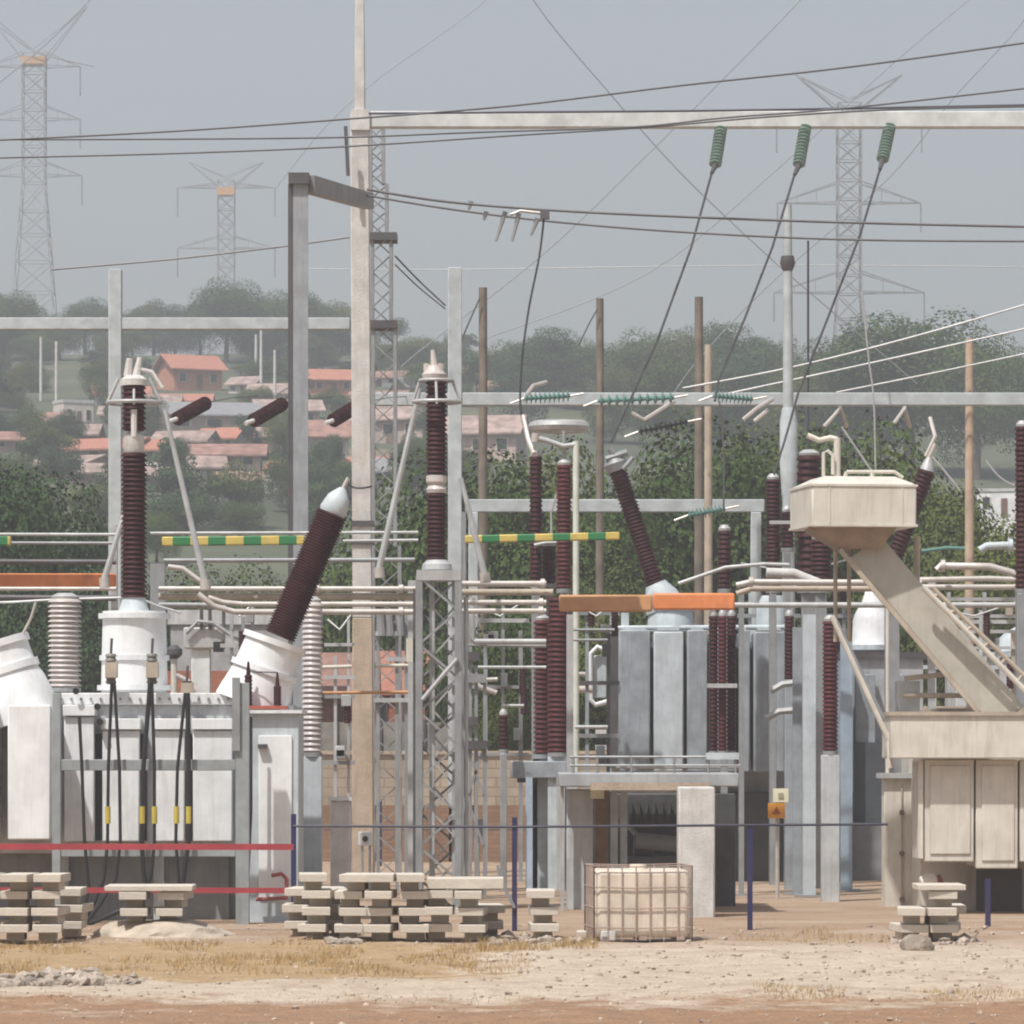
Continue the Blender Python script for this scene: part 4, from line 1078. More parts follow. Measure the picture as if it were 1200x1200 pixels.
# ------------------------------------------------------------------ lattice column with its arrester
t = thing('lattice_column', 'grey steel lattice column standing behind the concrete block stack', 'column', GP(514, 72))
D = 72
lx0, lx1 = X(491, D), X(537, D)
lattice(MB(), lx0, lx1, -.05, Z(676, D), D, .62, .072, .52).build('lattice_frame', steel, t, smooth=False)
lattice(MB(), lx0+.2, lx1-.06, -.05, Z(680, D), D+.2, .3, .055, .4, True).build('inner_lacing', steel_light, t, smooth=False)
MB().rect(488, 668, 540, 680, D-.06, .75).build('head_plate', steel_light, t)
MB().rectg(484, 690, 489, D+.1, .1).build('conduit', steel_dark, t)
MB().tube([P(546, 700, D+.3), P(546, 1055, D+.3)], .035, 8).build('conduit', steel_light, t)
MB().tube([P(495, 820, D-.1), P(520, 790, D-.1), P(536, 772, D-.1)], .035, 8).build('bent_arm', steel_light, t)
MB().rect(476, 748, 486, 776, D+.1, .2).build('counter_box', beige, t)
ar = thing('surge_arrester', 'maroon surge arrester with grading ring on top of the lattice column', 'arrester', P(512, 668, 72.3))
D = 72.3
MB().lathe(P(512, 668, D), P(512, 655, D), [(0, .24), (.5, .23), (1, .14)], 18).build('base_casting', steel_light, ar)
MB().sheds(P(511.5, 657, D), P(511.5, 578, D), .11, .165, 11).build('porcelain', maroon, ar)
MB().lathe(P(511.5, 578, D), P(511.5, 556, D), [(0, .15), (.2, .165), (.45, .12), (.6, .165), (.9, .165), (1, .12)], 18).build('joint', pale_porcelain, ar)
MB().sheds(P(511.5, 556, D), P(511.5, 446, D), .115, .172, 15).build('porcelain', maroon, ar)
hd = MB().lathe(P(509, 446, D), P(509, 428, D), [(0, .18), (.4, .2), (.7, .12), (1, .1)], 16)
hd.tube([P(500, 438, D), P(500, 426, D)], .05, 8).tube([P(517, 438, D), P(517, 426, D)], .05, 8).tube([P(509, 430, D), P(507, 410, D)], [.06, .03], 8)
hd.build('terminal_head', pale_porcelain, ar)
rg = MB().torus(P(512, 471, D), .37, .028).torus(P(511, 446, D), .26, .025)
for sx in (-1, 1): rg.tube([P(512+sx*28, 471, D), P(511+sx*19, 446, D)], .022, 8)
rg.tube([P(512, 473, D-.37), P(511, 447, D-.26)], .022, 8)
rg.build('grading_ring', steel_light, ar)
for pts, D, lb in ((((193, 480), (240, 682)), 73.0, 'long slanting grey rod from the tall arrester ring down to the pipes'), (((492, 455), (444, 668)), 73.4, 'long slanting grey rod between tall pole and centre arrester'), (((540, 560), (568, 674)), 74.0, 'short slanting pale rod just past the centre arrester'), (((146, 600), (122, 680)), 74.2, 'thin slanting rod beside the white cross beam post')):
    t = thing('bracing_rod', lb, 'rod', P(*pts[1], D), 'slanting insulated rods')
    MB().tube([P(*pts[0], D), P(*pts[1], D)], [.035, .055], 8).build('rod', steel_light, t)
    MB().tube([P(pts[1][0], pts[1][1]-3, D), P(pts[1][0]+1, pts[1][1]+9, D)], .085, 10).build('shoe', alu, t)
pipe([(197, 664), (214, 666), (238, 684), (246, 684)], .045, alu, 'pale crooked pipe arm near the foot of the long slanting rod', 74, 'connecting_pipe', 'small connecting pipes')

t = thing('switch_mechanism', 'grey switch mechanism with dark opening above the low red wall', 'mechanism', GP(235, 90))
MB().rect(215, 735, 262, 760, 90, .7).build('housing', steel_light, t, bevel=.03)
MB().rectg(224, 760, 246, 90.1, .4).build('pedestal', beam_white, t, bevel=.02)
MB().rect(250, 752, 262, 764, 89.95, .2).build('opening', black_rubber, t)
MB().tube([P(218, 742, 89.9), P(232, 728, 89.9), P(250, 730, 89.9), P(270, 744, 89.9), P(284, 748, 89.9)], .04, 8).build('lever', steel, t)
for x in (236, 246, 262): MB().tube([P(x, 738, 89.95), P(x, 712, 89.95)], .035, 8).build('rod', steel_dark, t)
MB().rect(264, 748, 290, 756, 89.9, .3).build('arm', steel_light, t)
t = thing('valve_cluster', 'small cluster of pipes and valves beside the centre turret', 'valve cluster', GP(208, 72))
MB().tube([GP(204, 72), P(204, 770, 72)], .05, 8).build('riser', beige, t)
MB().tube([P(204, 790, 72), P(220, 798, 72), P(232, 812, 72)], .04, 8).build('branch', pale_porcelain, t)
MB().lathe(P(204, 772, 72), P(204, 756, 72), [(0, .06), (.3, .13), (.7, .13), (1, .05)], 12).build('valve', steel_dark, t)
MB().tube([P(232, 812, 72), P(232, 845, 72)], .06, 8).build('drop', beige_dark, t)

wire([(-60, 705), (0, 706), (60, 703), (120, 701), (160, 701), (185, 710), (212, 718)], 70.6, .02, wire_pale, 'pale lead wire running past the fat ribbed insulator to the centre turret')
wire([(404, 560), (412, 570), (424, 572), (436, 570)], 80, .018, wire_dark, 'short dark jumper from the slanted bushing cap to the tall pole')
# ------------------------------------------------------------------ maroon insulator stacks
k = 84/F
post_insulator('tall maroon insulator stack below the pipes, dark one of the pair', 634, 727, 884, 12, 20, 84, maroon_red, (624, 640, cool_grey), group='maroon insulator stacks')
post_insulator('tall maroon insulator stack below the pipes, redder one of the pair', 654, 700, 882, 13, 23, 82.6, maroon_red, (642, 662, cool_light), cap=False, group='maroon insulator stacks')
post_insulator('slim dark upper insulator left of the white swan-neck frame', 628, 535, 684, 8, 20, 84, maroon, (623, 633, steel), group='maroon insulator stacks')
post_insulator('slim reddish upper insulator touching the white swan-neck frame', 661, 545, 690, 9.5, 21, 83.4, maroon_red, (657, 666, steel), group='maroon insulator stacks')
post_insulator('short dark insulator between the two slim upper ones', 643, 640, 684, 9, 6, 84.4, maroon, (639, 647, steel), group='maroon insulator stacks')
for px, lb in ((836, 'first'), (846.5, 'middle'), (857, 'last')):
    t = post_insulator({'first': 'maroon insulator of the close triple, nearest the orange busbar', 'middle': 'middle maroon insulator of the close triple', 'last': 'maroon insulator of the close triple, nearest the blue-grey radiators'}[lb], px, 722, 880, 5.9, 24, 80 + .3*abs(px-846.5)/10, maroon_red if lb == 'middle' else maroon, None, group='close triple of maroon insulators')
MB_ = MB().rect(829, 801, 864, 806, 79.7, .2); solo('clamp_plate', MB_, steel_light, 'pale clamp plate tying the close triple of insulators together', 'plate')
post_insulator('dark capped bushing beside the slim pale timber pole', 849, 622, 690, 8.5, 9, 86, maroon, (845, 853, steel), capmat=steel_light)
post_insulator('tall dark insulator behind the edge of the beige oil tank', 906, 562, 690, 9, 20, 86, maroon, (902, 910, steel))
post_insulator('stubby dark insulator under the white gantry post', 923, 600, 642, 8, 6, 88, maroon, (919, 927, steel))
post_insulator('fat dark insulator rising behind the swan pipe of the beige tank', 948, 534, 690, 15, 14, 86, maroon, (940, 956, steel))
post_insulator('ribbed dark insulator in the shade under the beige oil tank', 962, 632, 690, 13, 8, 84, maroon, (956, 968, steel))
post_insulator('reddish insulator on the post in front of bluish columns', 973, 728, 880, 9.5, 22, 76.5, maroon_red, (963, 984, tank_grey))
post_insulator('dark narrow insulator between radiators and bluish columns', 925, 722, 796, 6, 12, 83, maroon, (920, 930, cool_grey))
post_insulator('dark maroon insulator cut by the frame edge', 1198, 500, 690, 9, 24, 78, maroon, (1192, 1206, steel))
MB_ = MB().rect(902, 610, 936, 614, 85.6, .1); solo('clamp_plate', MB_, steel_light, 'thin pale bar joining two dark insulators beside the beige tank', 'plate')
for a, b, r_, n, lb in (((1046, 660), (1086, 552), 11, 16, 'tilted dark bushing rising behind the beige oil tank'),):
    t = thing('tilted_bushing', lb, 'bushing', P(*a, 86)); kk = 86/F
    MB().sheds(P(*a, 86), P(*b, 86), r_*.7*kk, r_*kk, n).build('porcelain', maroon, t)
    MB().lathe(P(*b, 86), P(b[0]+3, b[1]-16, 86), [(0, r_*.8*kk), (.5, r_*.6*kk), (1, .05)], 14).build('cap', steel_light, t)
    MB().tube([P(b[0]+3, b[1]-16, 86), P(b[0]+10, b[1]-32, 86)], .04, 8).build('terminal_pin', alu, t)
    MB().rectg(a[0]-8, a[1]-2, a[0]+8, 86, .3).build('stand', steel, t)

# white swan-neck frame
t = thing('swan_neck_frame', 'white pipe post with a bent arm in front of the maroon insulators', 'frame', GP(675, 81))
MB().tube([Vector((P(675, 0, 81).x, 81, 0)), P(675, 517, 81)], .055, 10).build('post', M('cream_post', (.58, .60, .52), .5), t)
MB().tube([P(675, 521, 81), P(660, 523, 81), P(640, 516, 81), P(628, 513, 81)], .05, 10).build('arm', steel_light, t)
MB().tube([P(628, 508, 81), P(627, 518, 81)], .075, 10).build('end_fitting', alu, t)
MB().tube([P(613, 487, 81.5), P(619, 515, 81.3), P(626, 532, 81)], .045, 8).build('lead', alu, t)
# grading shield over the pair
t = thing('grading_shield', 'flattened grey ring shield floating over the slim upper insulators', 'shield', P(655, 500, 83.6))
MB().torus(P(655, 500, 83.6), .46, .10).build('ring', steel_light, t)
MB().bar(P(630, 502, 83.6), P(682, 502, 83.6), .08, .08).build('spoke', steel, t)
MB().tube([P(661, 503, 83.5), P(661, 540, 83.4)], .04, 8).build('stem', steel, t)
mb = MB().tube([P(626, 639, 83.8), P(640, 636, 83.8), P(660, 636, 83.8)], .035, 8).tube([P(646, 636, 83.8), P(646, 600, 83.8), P(652, 580, 83.8), P(656, 566, 83.8)], .02, 6)
solo('earth_switch_blade', mb, steel_light, 'thin pale switch blade between the slim upper insulators', 'switch')

# ------------------------------------------------------------------ grey transformer in the middle
GT = thing('power_transformer', 'blue-grey power transformer with tall flat radiators on a raised platform', 'transformer', GP(820, 88))
MB().rectg(716, 760, 930, 88.6, 2.6).build('tank', tank_grey, GT, bevel=.02)
MB().rect(716, 752, 930, 760, 88.5, 2.8).build('tank_lid', cool_grey, GT)
for i, (x0, x1) in enumerate(((725, 762), (766, 801), (805, 829), (831, 862), (866, 879), (883, 920))):
    r = MB().rect(x0, 738+(i % 2)*2, x1, 905, 87.2, .22)
    r.rect(x0+.4, 741, x1-.4, 902, 87.4, 1.1)
    o = r.build('radiator', cool_grey if i != 1 else cool_light, GT, bevel=.03)
    MB().rect(x0+5, 735, x1-5, 739, 87.25, .8).build('top_header', cool_light, o)
MB().tube([P(722, 736, 87.6), P(922, 735, 87.6)], .05, 10).build('manifold', cool_light, GT)
MB().tube([P(722, 899, 87.1), P(868, 899, 87.1)], .03, 8).build('bottom_rail', steel_light, GT)
tu = MB().lathe(P(786, 740, 88.5), P(786, 712, 88.5), [(0, .46), (.9, .42), (1, .40)], 26).build('turret', cool_light, GT)
MB().lathe(P(786, 716, 88.5), P(786, 711, 88.5), [(0, .46), (1, .46)], 26).build('flange', cool_light, tu)
tu2 = MB().lathe(P(905, 740, 88.5), P(905, 698, 88.5), [(0, .32), (.7, .3), (1, .2)], 24).build('turret', cool_light, GT)
MB().lathe(P(780, 712, 88.5), P(768, 684, 88.5), [(0, .40), (.5, .33), (1, .2)], 22).build('slanted_turret', cool_light, GT)
for x in (720, 733):
    MB().rect(x-5, 718, x+4, 742, 87.6, .2).build('valve_block', cool_light, GT)
sb = MB().sheds(P(768, 684, 88.5), P(724, 552, 88.5), .13, .185, 24).build('leaning_bushing', maroon, GT)
hd = MB().lathe(P(724, 552, 88.5), P(718, 534, 88.5), [(0, .2), (.5, .24), (1, .1)], 14)
hd.tube([P(710, 538, 88.4), P(735, 530, 88.4)], .07, 8).tube([P(714, 526, 88.4), P(722, 536, 88.4)], .06, 8).tube([P(730, 550, 88.3), P(742, 536, 88.3)], .05, 8)
hd.build('terminal_head', steel, sb)
pp = MB().tube([P(712, 764, 86.9), P(700, 758, 86.9), P(692, 766, 86.9), P(692, 820, 86.9), P(698, 826, 86.9), P(712, 822, 86.9)], .05, 10)
pp.build('pipe_loop', white_shade, GT)
MB().rect(696, 768, 711, 818, 87.0, .1).build('loop_shield', cool_light, GT, bevel=.02)
for y in (790, 808): MB().tube([P(672, y, 86.9), P(694, y, 86.9)], .045 if y < 800 else .075, 10).build('connecting_stub', pale_porcelain, GT)
for y in (858, 876): MB().rect(698, y-3, 712, y+3, 86.8, .3).build('valve', concrete_pale, GT)
MB().rect(712, 745, 724, 900, 88.2, .3).build('side_rib', steel_dark, GT)

# platform slab on posts in front of it
PT = thing('equipment_platform', 'grey slab platform on concrete pier and posts below the blue-grey radiators', 'platform', GP(760, 70))
MB().rect(655, 906, 866, 922, 70.6, 3.2).build('slab', M('platform_grey', (.34, .355, .36), .8, dirt=(.22, .2, .18), damt=.5), PT, bevel=.02)
MB().rect(692, 917, 832, 926, 70.4, .18).build('edge_beam', concrete_tan, PT)
MB().rectg(795, 922, 838, 69.2, .7).build('pier', concrete_pale, PT, bevel=.03)
MB().rectg(664, 925, 695, 72.6, .45).build('pier', tank_grey, PT, bevel=.02)
MB().rectg(697, 926, 713, 73.2, .1).build('post', M('rust_streaked_post', (.36, .22, .12), .8, var=.3), PT)
for x0 in (716, 727): MB().rectg(x0, 926, x0+8, 73.0, .12).build('post', cool_light, PT)
MB().rectg(657, 922, 661, 72.2, .1).build('post', steel_light, PT)
rl = MB()
for y in (887, 897): rl.tube([P(668, y, 70.7), P(868, y, 70.7)], .022, 6)
for x in (672, 700, 740, 790, 830, 862): rl.tube([P(x, 886, 70.7), P(x, 907, 70.7)], .022, 6)
rl.build('guard_rail', steel, PT)
MB().rect(828, 882, 866, 890, 70.65, .4).build('insulator_seat', cool_light, PT)
bxx = MB().rect(692, 924, 708, 936, 72.3, .1).build('notice_plate', sign_white, PT)
t = thing('switch_support', 'narrow grey steel stand carrying the maroon insulator pair', 'stand', GP(640, 83))
MB().rectg(630, 899, 652, 83.2, .3).build('stand_column', cool_light, t)
MB().rect(598, 892, 664, 912, 82.4, 1.6).build('top_frame', cool_grey, t, bevel=.02)
MB().rect(606, 912, 628, 917, 82.6, 1.2).build('lower_tray', steel_dark, t)
MB().rectg(616, 905, 624, 82.4, .16).build('stand_leg', M('bluish_leg', (.40, .48, .56), .5), t)
MB().rectg(652, 905, 657, 82.4, .16).build('stand_leg', steel_light, t)
# clutter in the shade under the platform
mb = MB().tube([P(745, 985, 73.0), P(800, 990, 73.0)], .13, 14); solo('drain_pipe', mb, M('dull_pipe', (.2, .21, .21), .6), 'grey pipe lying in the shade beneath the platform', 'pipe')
mb = MB().rectg(838, 928, 1000, 88.25, .3); solo('shade_skirt', mb, M('skirt_shade', (.075, .08, .085), .6), 'added dark skirt for the shaded tank under the far radiators', 'cabinet', bevel=.02)  # added dark skirt; underbody shade put into its colour

# bluish columns and second transformer bay further along
GC = 'bluish steel columns'
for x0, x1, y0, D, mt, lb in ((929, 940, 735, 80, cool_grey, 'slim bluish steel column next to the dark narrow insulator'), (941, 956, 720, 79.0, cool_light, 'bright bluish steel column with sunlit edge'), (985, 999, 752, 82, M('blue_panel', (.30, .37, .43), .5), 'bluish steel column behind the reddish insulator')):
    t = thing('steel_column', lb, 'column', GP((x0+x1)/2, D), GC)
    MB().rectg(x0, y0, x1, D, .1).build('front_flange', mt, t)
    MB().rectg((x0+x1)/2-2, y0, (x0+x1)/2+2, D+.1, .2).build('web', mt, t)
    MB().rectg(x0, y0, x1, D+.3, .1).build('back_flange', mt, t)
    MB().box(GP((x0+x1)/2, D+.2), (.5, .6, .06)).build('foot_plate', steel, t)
for y, x0, x1 in ((800, 917, 935), (832, 912, 934)):
    solo('bracket_arm', MB().tube([P(x0-14, y+10, 80.5), P(x0, y+2, 80.5), P(x1, y, 80.5)], .06, 8), steel_light, 'upper pale bent bracket arm on the slim bluish column' if y == 800 else 'lower pale bent bracket arm on the slim bluish column', 'bracket', 'bracket arms')
ST = thing('power_transformer', 'grey domed transformer half hidden behind the beige duct', 'transformer', GP(1030, 90))
MB().rectg(958, 770, 1082, 90, 2.4).build('tank', tank_grey, ST, bevel=.02)
MB().rect(940, 764, 1092, 771, 89.9, 2.5).build('tank_lid', steel_dark, ST)
dm = MB().lathe(P(1022, 764, 90.8), P(1022, 690, 90.8), [(0, .44), (.04, .40), (.5, .38), (.62, .33), (.8, .2), (1, .12)], 26).build('dome_turret', white_shade, ST)
MB().lathe(P(1022, 762, 90.8), P(1022, 756, 90.8), [(0, .5), (1, .5)], 26).build('flange', cool_light, dm)
for x0, x1 in ((1002, 1026), (1044, 1060)):
    MB().rect(x0, 790, x1, 930, 89.7, .2).build('radiator', cool_grey, ST, bevel=.02)
MB().rect(944, 775, 1000, 950, 89.2, .4).build('side_panel', M('slate_blue_panel', (.25, .30, .345), .5, dirt=(.16, .17, .18), damt=.4), ST, bevel=.02)
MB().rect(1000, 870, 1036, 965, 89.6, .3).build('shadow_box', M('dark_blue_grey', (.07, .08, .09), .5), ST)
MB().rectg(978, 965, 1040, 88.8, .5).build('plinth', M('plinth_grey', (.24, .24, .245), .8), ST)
mb = thing('power_transformer', 'far grey transformer top with small dome at the frame edge', 'transformer', GP(1180, 96))
MB().rectg(1120, 770, 1290, 96, 2.4).build('tank', tank_grey, mb, bevel=.02)
MB().rect(1116, 764, 1290, 770, 95.9, 2.5).build('tank_lid', cool_light, mb)
MB().lathe(P(1195, 764, 96.6), P(1195, 735, 96.6), [(0, .5), (.5, .46), (.8, .3), (1, .1)], 24).build('dome_turret', cool_light, mb)
for x0 in (1130, 1148): MB().rect(x0, 715, x0+6, 766, 96.2, .2).build('riser_pipe', steel_light, mb)
wd_ = thing('disconnector', 'pale steel frame of thin posts and rails behind the pipes at the frame edge', 'frame', GP(1170, 92))
for x in (1110, 1152, 1204): MB().rectg(x, 694, x+4, 92, .12).build('post', steel_light, wd_)
for y in (700, 720, 738): MB().rect(1106, y, 1216, y+4, 91.9, .06).build('rail', steel_light, wd_)

# ------------------------------------------------------------------ beige transformer
BT = thing('power_transformer', 'beige transformer with raised oil tank on a slanting duct', 'transformer', GP(1150, 72))
D = 70.2
k = D/F
# oil tank: front chamfered on the near-left corner and the top edges
def ring_pts(z, inset):
    m_ = Matrix.Rotation(R(9), 3, 'Z'); c0 = Vector(((P(950, 0, D).x + P(1076, 0, D).x)/2, D, 0))
    hw = (P(1076, 0, D).x - P(950, 0, D).x)/2; dp = 1.55
    return [c0 + m_ @ Vector(q) + Vector((0, 0, z)) for q in ((-hw+inset, inset, 0), (hw-inset, inset, 0), (hw-inset, dp-inset, 0), (-hw+inset, dp-inset, 0))]
zs = [(P(0, 617.5, D).z, 0), (P(0, 567, D).z, 0), (P(0, 557, D).z, .26)]
tk = MB(); vs = []
for z, a in zs: vs += ring_pts(z, a)
fs = [(3, 2, 1, 0), (8, 9, 10, 11)]
for i in range(2):
    for j in range(4): fs.append((i*4+j, i*4+(j+1) % 4, (i+1)*4+(j+1) % 4, (i+1)*4+j))
oil = tk.add(vs, fs).build('oil_tank', beige, BT, bevel=.03)
tr = MB()
m9 = Matrix.Rotation(R(9), 3, 'Z'); c9 = Vector(((P(950, 0, D).x + P(1076, 0, D).x)/2, D, 0)); hw9 = (P(1076, 0, D).x - P(950, 0, D).x)/2
for z in (P(0, 568.5, D).z, P(0, 615.5, D).z):
    tr.box(c9 + m9 @ Vector((0, .775, 0)) + Vector((0, 0, z)), (2*hw9 + .03, 1.58, .035), m=m9)
for q in (-.33, .36): tr.box(c9 + m9 @ Vector((q*hw9*2, -.004, 0)) + Vector((0, 0, P(0, 592, D).z)), (.02, .012, .56), m=m9)
tr.build('weld_seam', beige, oil, smooth=False)
# funnel underneath
fx0, fx1 = P(948, 0, D).x, P(1052, 0, D).x; gx0, gx1 = P(985, 0, D).x, P(1034, 0, D).x
za, zb = P(0, 617.6, D).z, P(0, 642, D).z
MB().add([(fx0, D+.1, za), (fx1, D+.1, za), (fx1, D+1.35, za), (fx0, D+1.35, za), (gx0, D+.3, zb), (gx1, D+.3, zb), (gx1, D+1.1, zb), (gx0, D+1.1, zb)], [(0,1,2,3),(7,6,5,4),(0,4,5,1),(1,5,6,2),(2,6,7,3),(3,7,4,0)]).build('funnel', M('dark_brown_beige', (.27, .20, .14), .7, var=.3), oil)  # funnel coloured a darker brown than the tank
# duct
p0, p1 = P(1012, 640, D+.75), P(1181, 842, D+.75)
MB().bar(p0, p1, .58, .50, up=(0, 1, 0)).build('duct', M('duct_beige', (.44, .415, .355), .55, var=.12, dirt=(.32, .28, .22), damt=.5), BT, bevel=.025)
MB().bar(P(984, 644, D+.3), P(1146, 834, D+.3), .07, .1, up=(0, 1, 0)).build('duct_edge', beige_dark, BT)
tp = MB()
tp.tube([P(992, 553, D+.5), P(1048, 553, D+.5), P(1058, 560, D+.5)], .03, 8).tube([P(992, 553, D+.5), P(990, 560, D+.5)], .03, 8).tube([P(1022, 552, D+.5), P(1022, 560, D+.5)], .035, 8)
tp.build('top_handrail', beige, oil)
MB().tube([P(981, 560, D+.6), P(981, 513, D+.6)], .055, 10).build('riser_pipe', beige, oil)
MB().tube([P(981, 515, D+.6), P(973, 513, D+.6), P(960, 516, D+.6), P(946, 510, D+.6)], .045, 10).build('elbow_pipe', beige, oil)
MB().tube([P(965, 558, D+.5), P(965, 530, D+.5), P(970, 528, D+.5), P(976, 534, D+.5), P(976, 556, D+.5)], .028, 8).build('breather_loop', beige, oil)
MB().tube([P(1075, 628, D+1.2), P(1074, 690, D+1.2)], .05, 8).build('tank_strut', beige_dark, oil)
for x in (979, 995): MB().tube([P(x, 640, D+1.2), P(x, 752, D+1.2)], .032, 8).build('tank_strut', beige_dark, oil)
# main body and radiators
MB().rectg(1078, 850, 1420, 72.4, 3.4).build('tank', beige, BT, bevel=.02)
MB().rect(1100, 830, 1420, 850, 72.2, 3.6).build('tank_lid', beige_dark, BT)
MB().rect(1044, 837, 1420, 889, 70.0, 1.7).build('header_box', beige, BT, bevel=.02)
MB().rect(1042, 834, 1420, 838.5, 69.96, 1.8).build('header_lip', beige_dark, BT)
for x0, x1, y1 in ((1083, 1141.5, 1010), (1143.5, 1193, 1018), (1195, 1250, 1010), (1256, 1310, 1010)):
    r = MB().rect(x0, 890, x1, y1, 70.36, .16)
    r.rect(x0+.4, 892, x1-.4, y1-2, 70.51, 1.6)
    o = r.build('radiator', beige, BT, bevel=.02)
    MB().rect(x0+7, 897, x1-4, y1-9, 70.335, .03).build('raised_panel', beige, o, bevel=.012)
MB().rect(1076, 892, 1082, 1006, 70.33, 1.0).build('side_pipe', beige, BT)
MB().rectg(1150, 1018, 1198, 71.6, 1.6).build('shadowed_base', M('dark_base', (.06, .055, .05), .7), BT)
vb = MB().lathe(P(1078, 1036, 70.8), P(1098, 1028, 70.8), [(0, .05), (.1, .10), (.5, .13), (.9, .10), (1, .05)], 16).build('valve_ball', beige, BT)
MB().tube([P(1098, 1026, 70.8), P(1104, 1038, 70.8)], .05, 8).build('valve_stem', M('dull_red', (.20, .05, .04), .6), BT)
# slanting pipes to the side
for a, b, r_, mt in (((975, 722), (1042, 868), .045, beige), ((980, 728), (1035, 842), .035, steel), ((1082, 688), (1210, 818), .045, beige), ((1094, 690), (1215, 806), .035, beige_dark)):
    MB().tube([P(*a, D+.2), P(*b, D+.2)], r_, 8).build('slanting_pipe', mt, BT)
for i in range(6):
    t_ = i/5; MB().tube([P(1092+t_*100, 700+t_*100, D+.2), P(1100+t_*100, 696+t_*92, D+.2)], .03, 6).build('pipe_clamp', beige_dark, BT)
MB().tube([P(1042, 868, D+.2), P(1043, 900, D+.2)], .045, 8).build('down_pipe', beige, BT)
for a, b in (((1060, 795), (1110, 790)), ((1058, 815), (1130, 815))):
    MB().tube([P(*a, D+1.2), P(*b, D+1.2)], .04, 8).build('cross_pipe', beige_dark, BT)
MB().rect(1052, 798, 1078, 836, D+1.3, .5).build('relay_box', tank_grey, BT, bevel=.01)
# concrete post / marshalling column in front of it
mc = thing('marshalling_column', 'tall beige bolted column at the corner of the beige transformer', 'column', GP(1056, 74))
MB().rectg(1036, 908, 1074, 74, .5).build('column_shell', beige, mc, bevel=.02)
MB().rect(1056, 920, 1057.5, 1056, 73.97, .04).build('seam', beige_dark, mc)
for y in (952, 1000, 1054): MB().tube([P(1057, y, 73.9), P(1057, y, 74.0)], .045, 10).build('bolt', M('brown_bolt', (.16, .11, .08), .7), mc)
for y in (968, 1018): MB().tube([P(1072, y, 73.85), P(1077, y, 73.85)], .05, 10).build('bolt', concrete_tan, mc)
MB().rect(1030, 906, 1074, 912, 73.9, .6).build('top_bracket', steel_light, mc)
MB().tube([P(1040, 700, 74.1), P(1040, 908, 74.1)], .03, 8).build('thin_riser', beige, mc)

# ------------------------------------------------------------------ signs, meter box, fence
t = thing('warning_sign', 'white plate above an orange plate on a thin pale post', 'sign', GP(911, 78))
MB().tube([GP(911, 78), P(911, 930, 78)], .035, 8).build('sign_post', alu, t)
wp = MB().rect(906, 924, 924, 940, 77.9, .03).build('white_plate', sign_white, t)
MB().rect(912, 929, 918, 935, 77.88, .02).build('symbol', M('faded_symbol', (.35, .32, .22), .6), wp, smooth=False)
op = MB().rect(900, 941, 920, 959, 77.9, .03).build('orange_plate', sign_orange, t)
MB().add([P(905, 954, 77.88), P(915, 954, 77.88), P(910, 945, 77.88)], [(0, 1, 2)]).build('symbol', M('red_symbol', (.32, .07, .02), .6), op, smooth=False)
t = thing('meter_box', 'small white meter box with round dark dial on two legs', 'meter box', GP(428, 80))
bx_ = MB().rect(420, 975, 437, 991, 80, .25).build('housing', white_shade, t, bevel=.01)
MB().tube([P(428, 983, 79.97), P(428, 983, 80.02)], .05, 14).build('dial', black_rubber, bx_)
for x in (423, 432): MB().rectg(x, 991, x+3, 80.05, .06).build('leg', steel_light, t)
t = thing('bollard_post', 'short thick white concrete post behind the block stacks', 'post', GP(399, 79))
MB().rectg(387, 938, 411, 79, .35).build('shaft', concrete_pale, t, bevel=.02)
MB().rect(386, 934, 412, 938.3, 78.97, .42).build('cap', white_shade, t)
t = thing('earth_post', 'pale slim post behind the block stack with dark top clamp', 'post', GP(559, 86))
MB().tube([GP(559, 86), P(559, 962, 86)], .05, 8).build('shaft', steel_light, t)
MB().rect(555, 960, 568, 980, 85.9, .1).build('clamp', steel_dark, t)
t = thing('fence', 'blue post fence with thin dark rail in front of the equipment', 'fence', GP(640, 64))
for x, y0, yb, D in ((344, 954, 1091, 64), (603, 958, 1091, 64), (879, 966, 1091, 64.5), (1158, 1030, 1087, 65.5)):
    MB().rectg(x-3, y0, x+3, D, .07).build('post', blue_paint, t)
MB().tube([P(344, 968, 64.0), P(603, 969, 64.0), P(879, 967, 64.5), P(1040, 966, 65.0)], .02, 6).build('rail', navy_wire, t)
MB().tube([P(603, 1064, 63.95), P(586, 1030, 63.95), P(583, 1014, 63.95)], .025, 6).build('stay', steel, t)
MB().tube([P(1158, 1085, 65.4), P(1145, 1095, 63), P(1138, 1106, 61)], .015, 6).build('loose_wire', navy_wire, t)
t = thing('fence', 'low dark fence post row by the brick wall behind the tall pole', 'fence', GP(446, 100))
for x in (446, 700): MB().rectg(x-1.5, 938, x+1.5, 100, .06).build('post', blue_paint, t)
MB().tube([P(380, 972, 100), P(700, 972, 100)], .015, 6).build('rail', navy_wire, t)

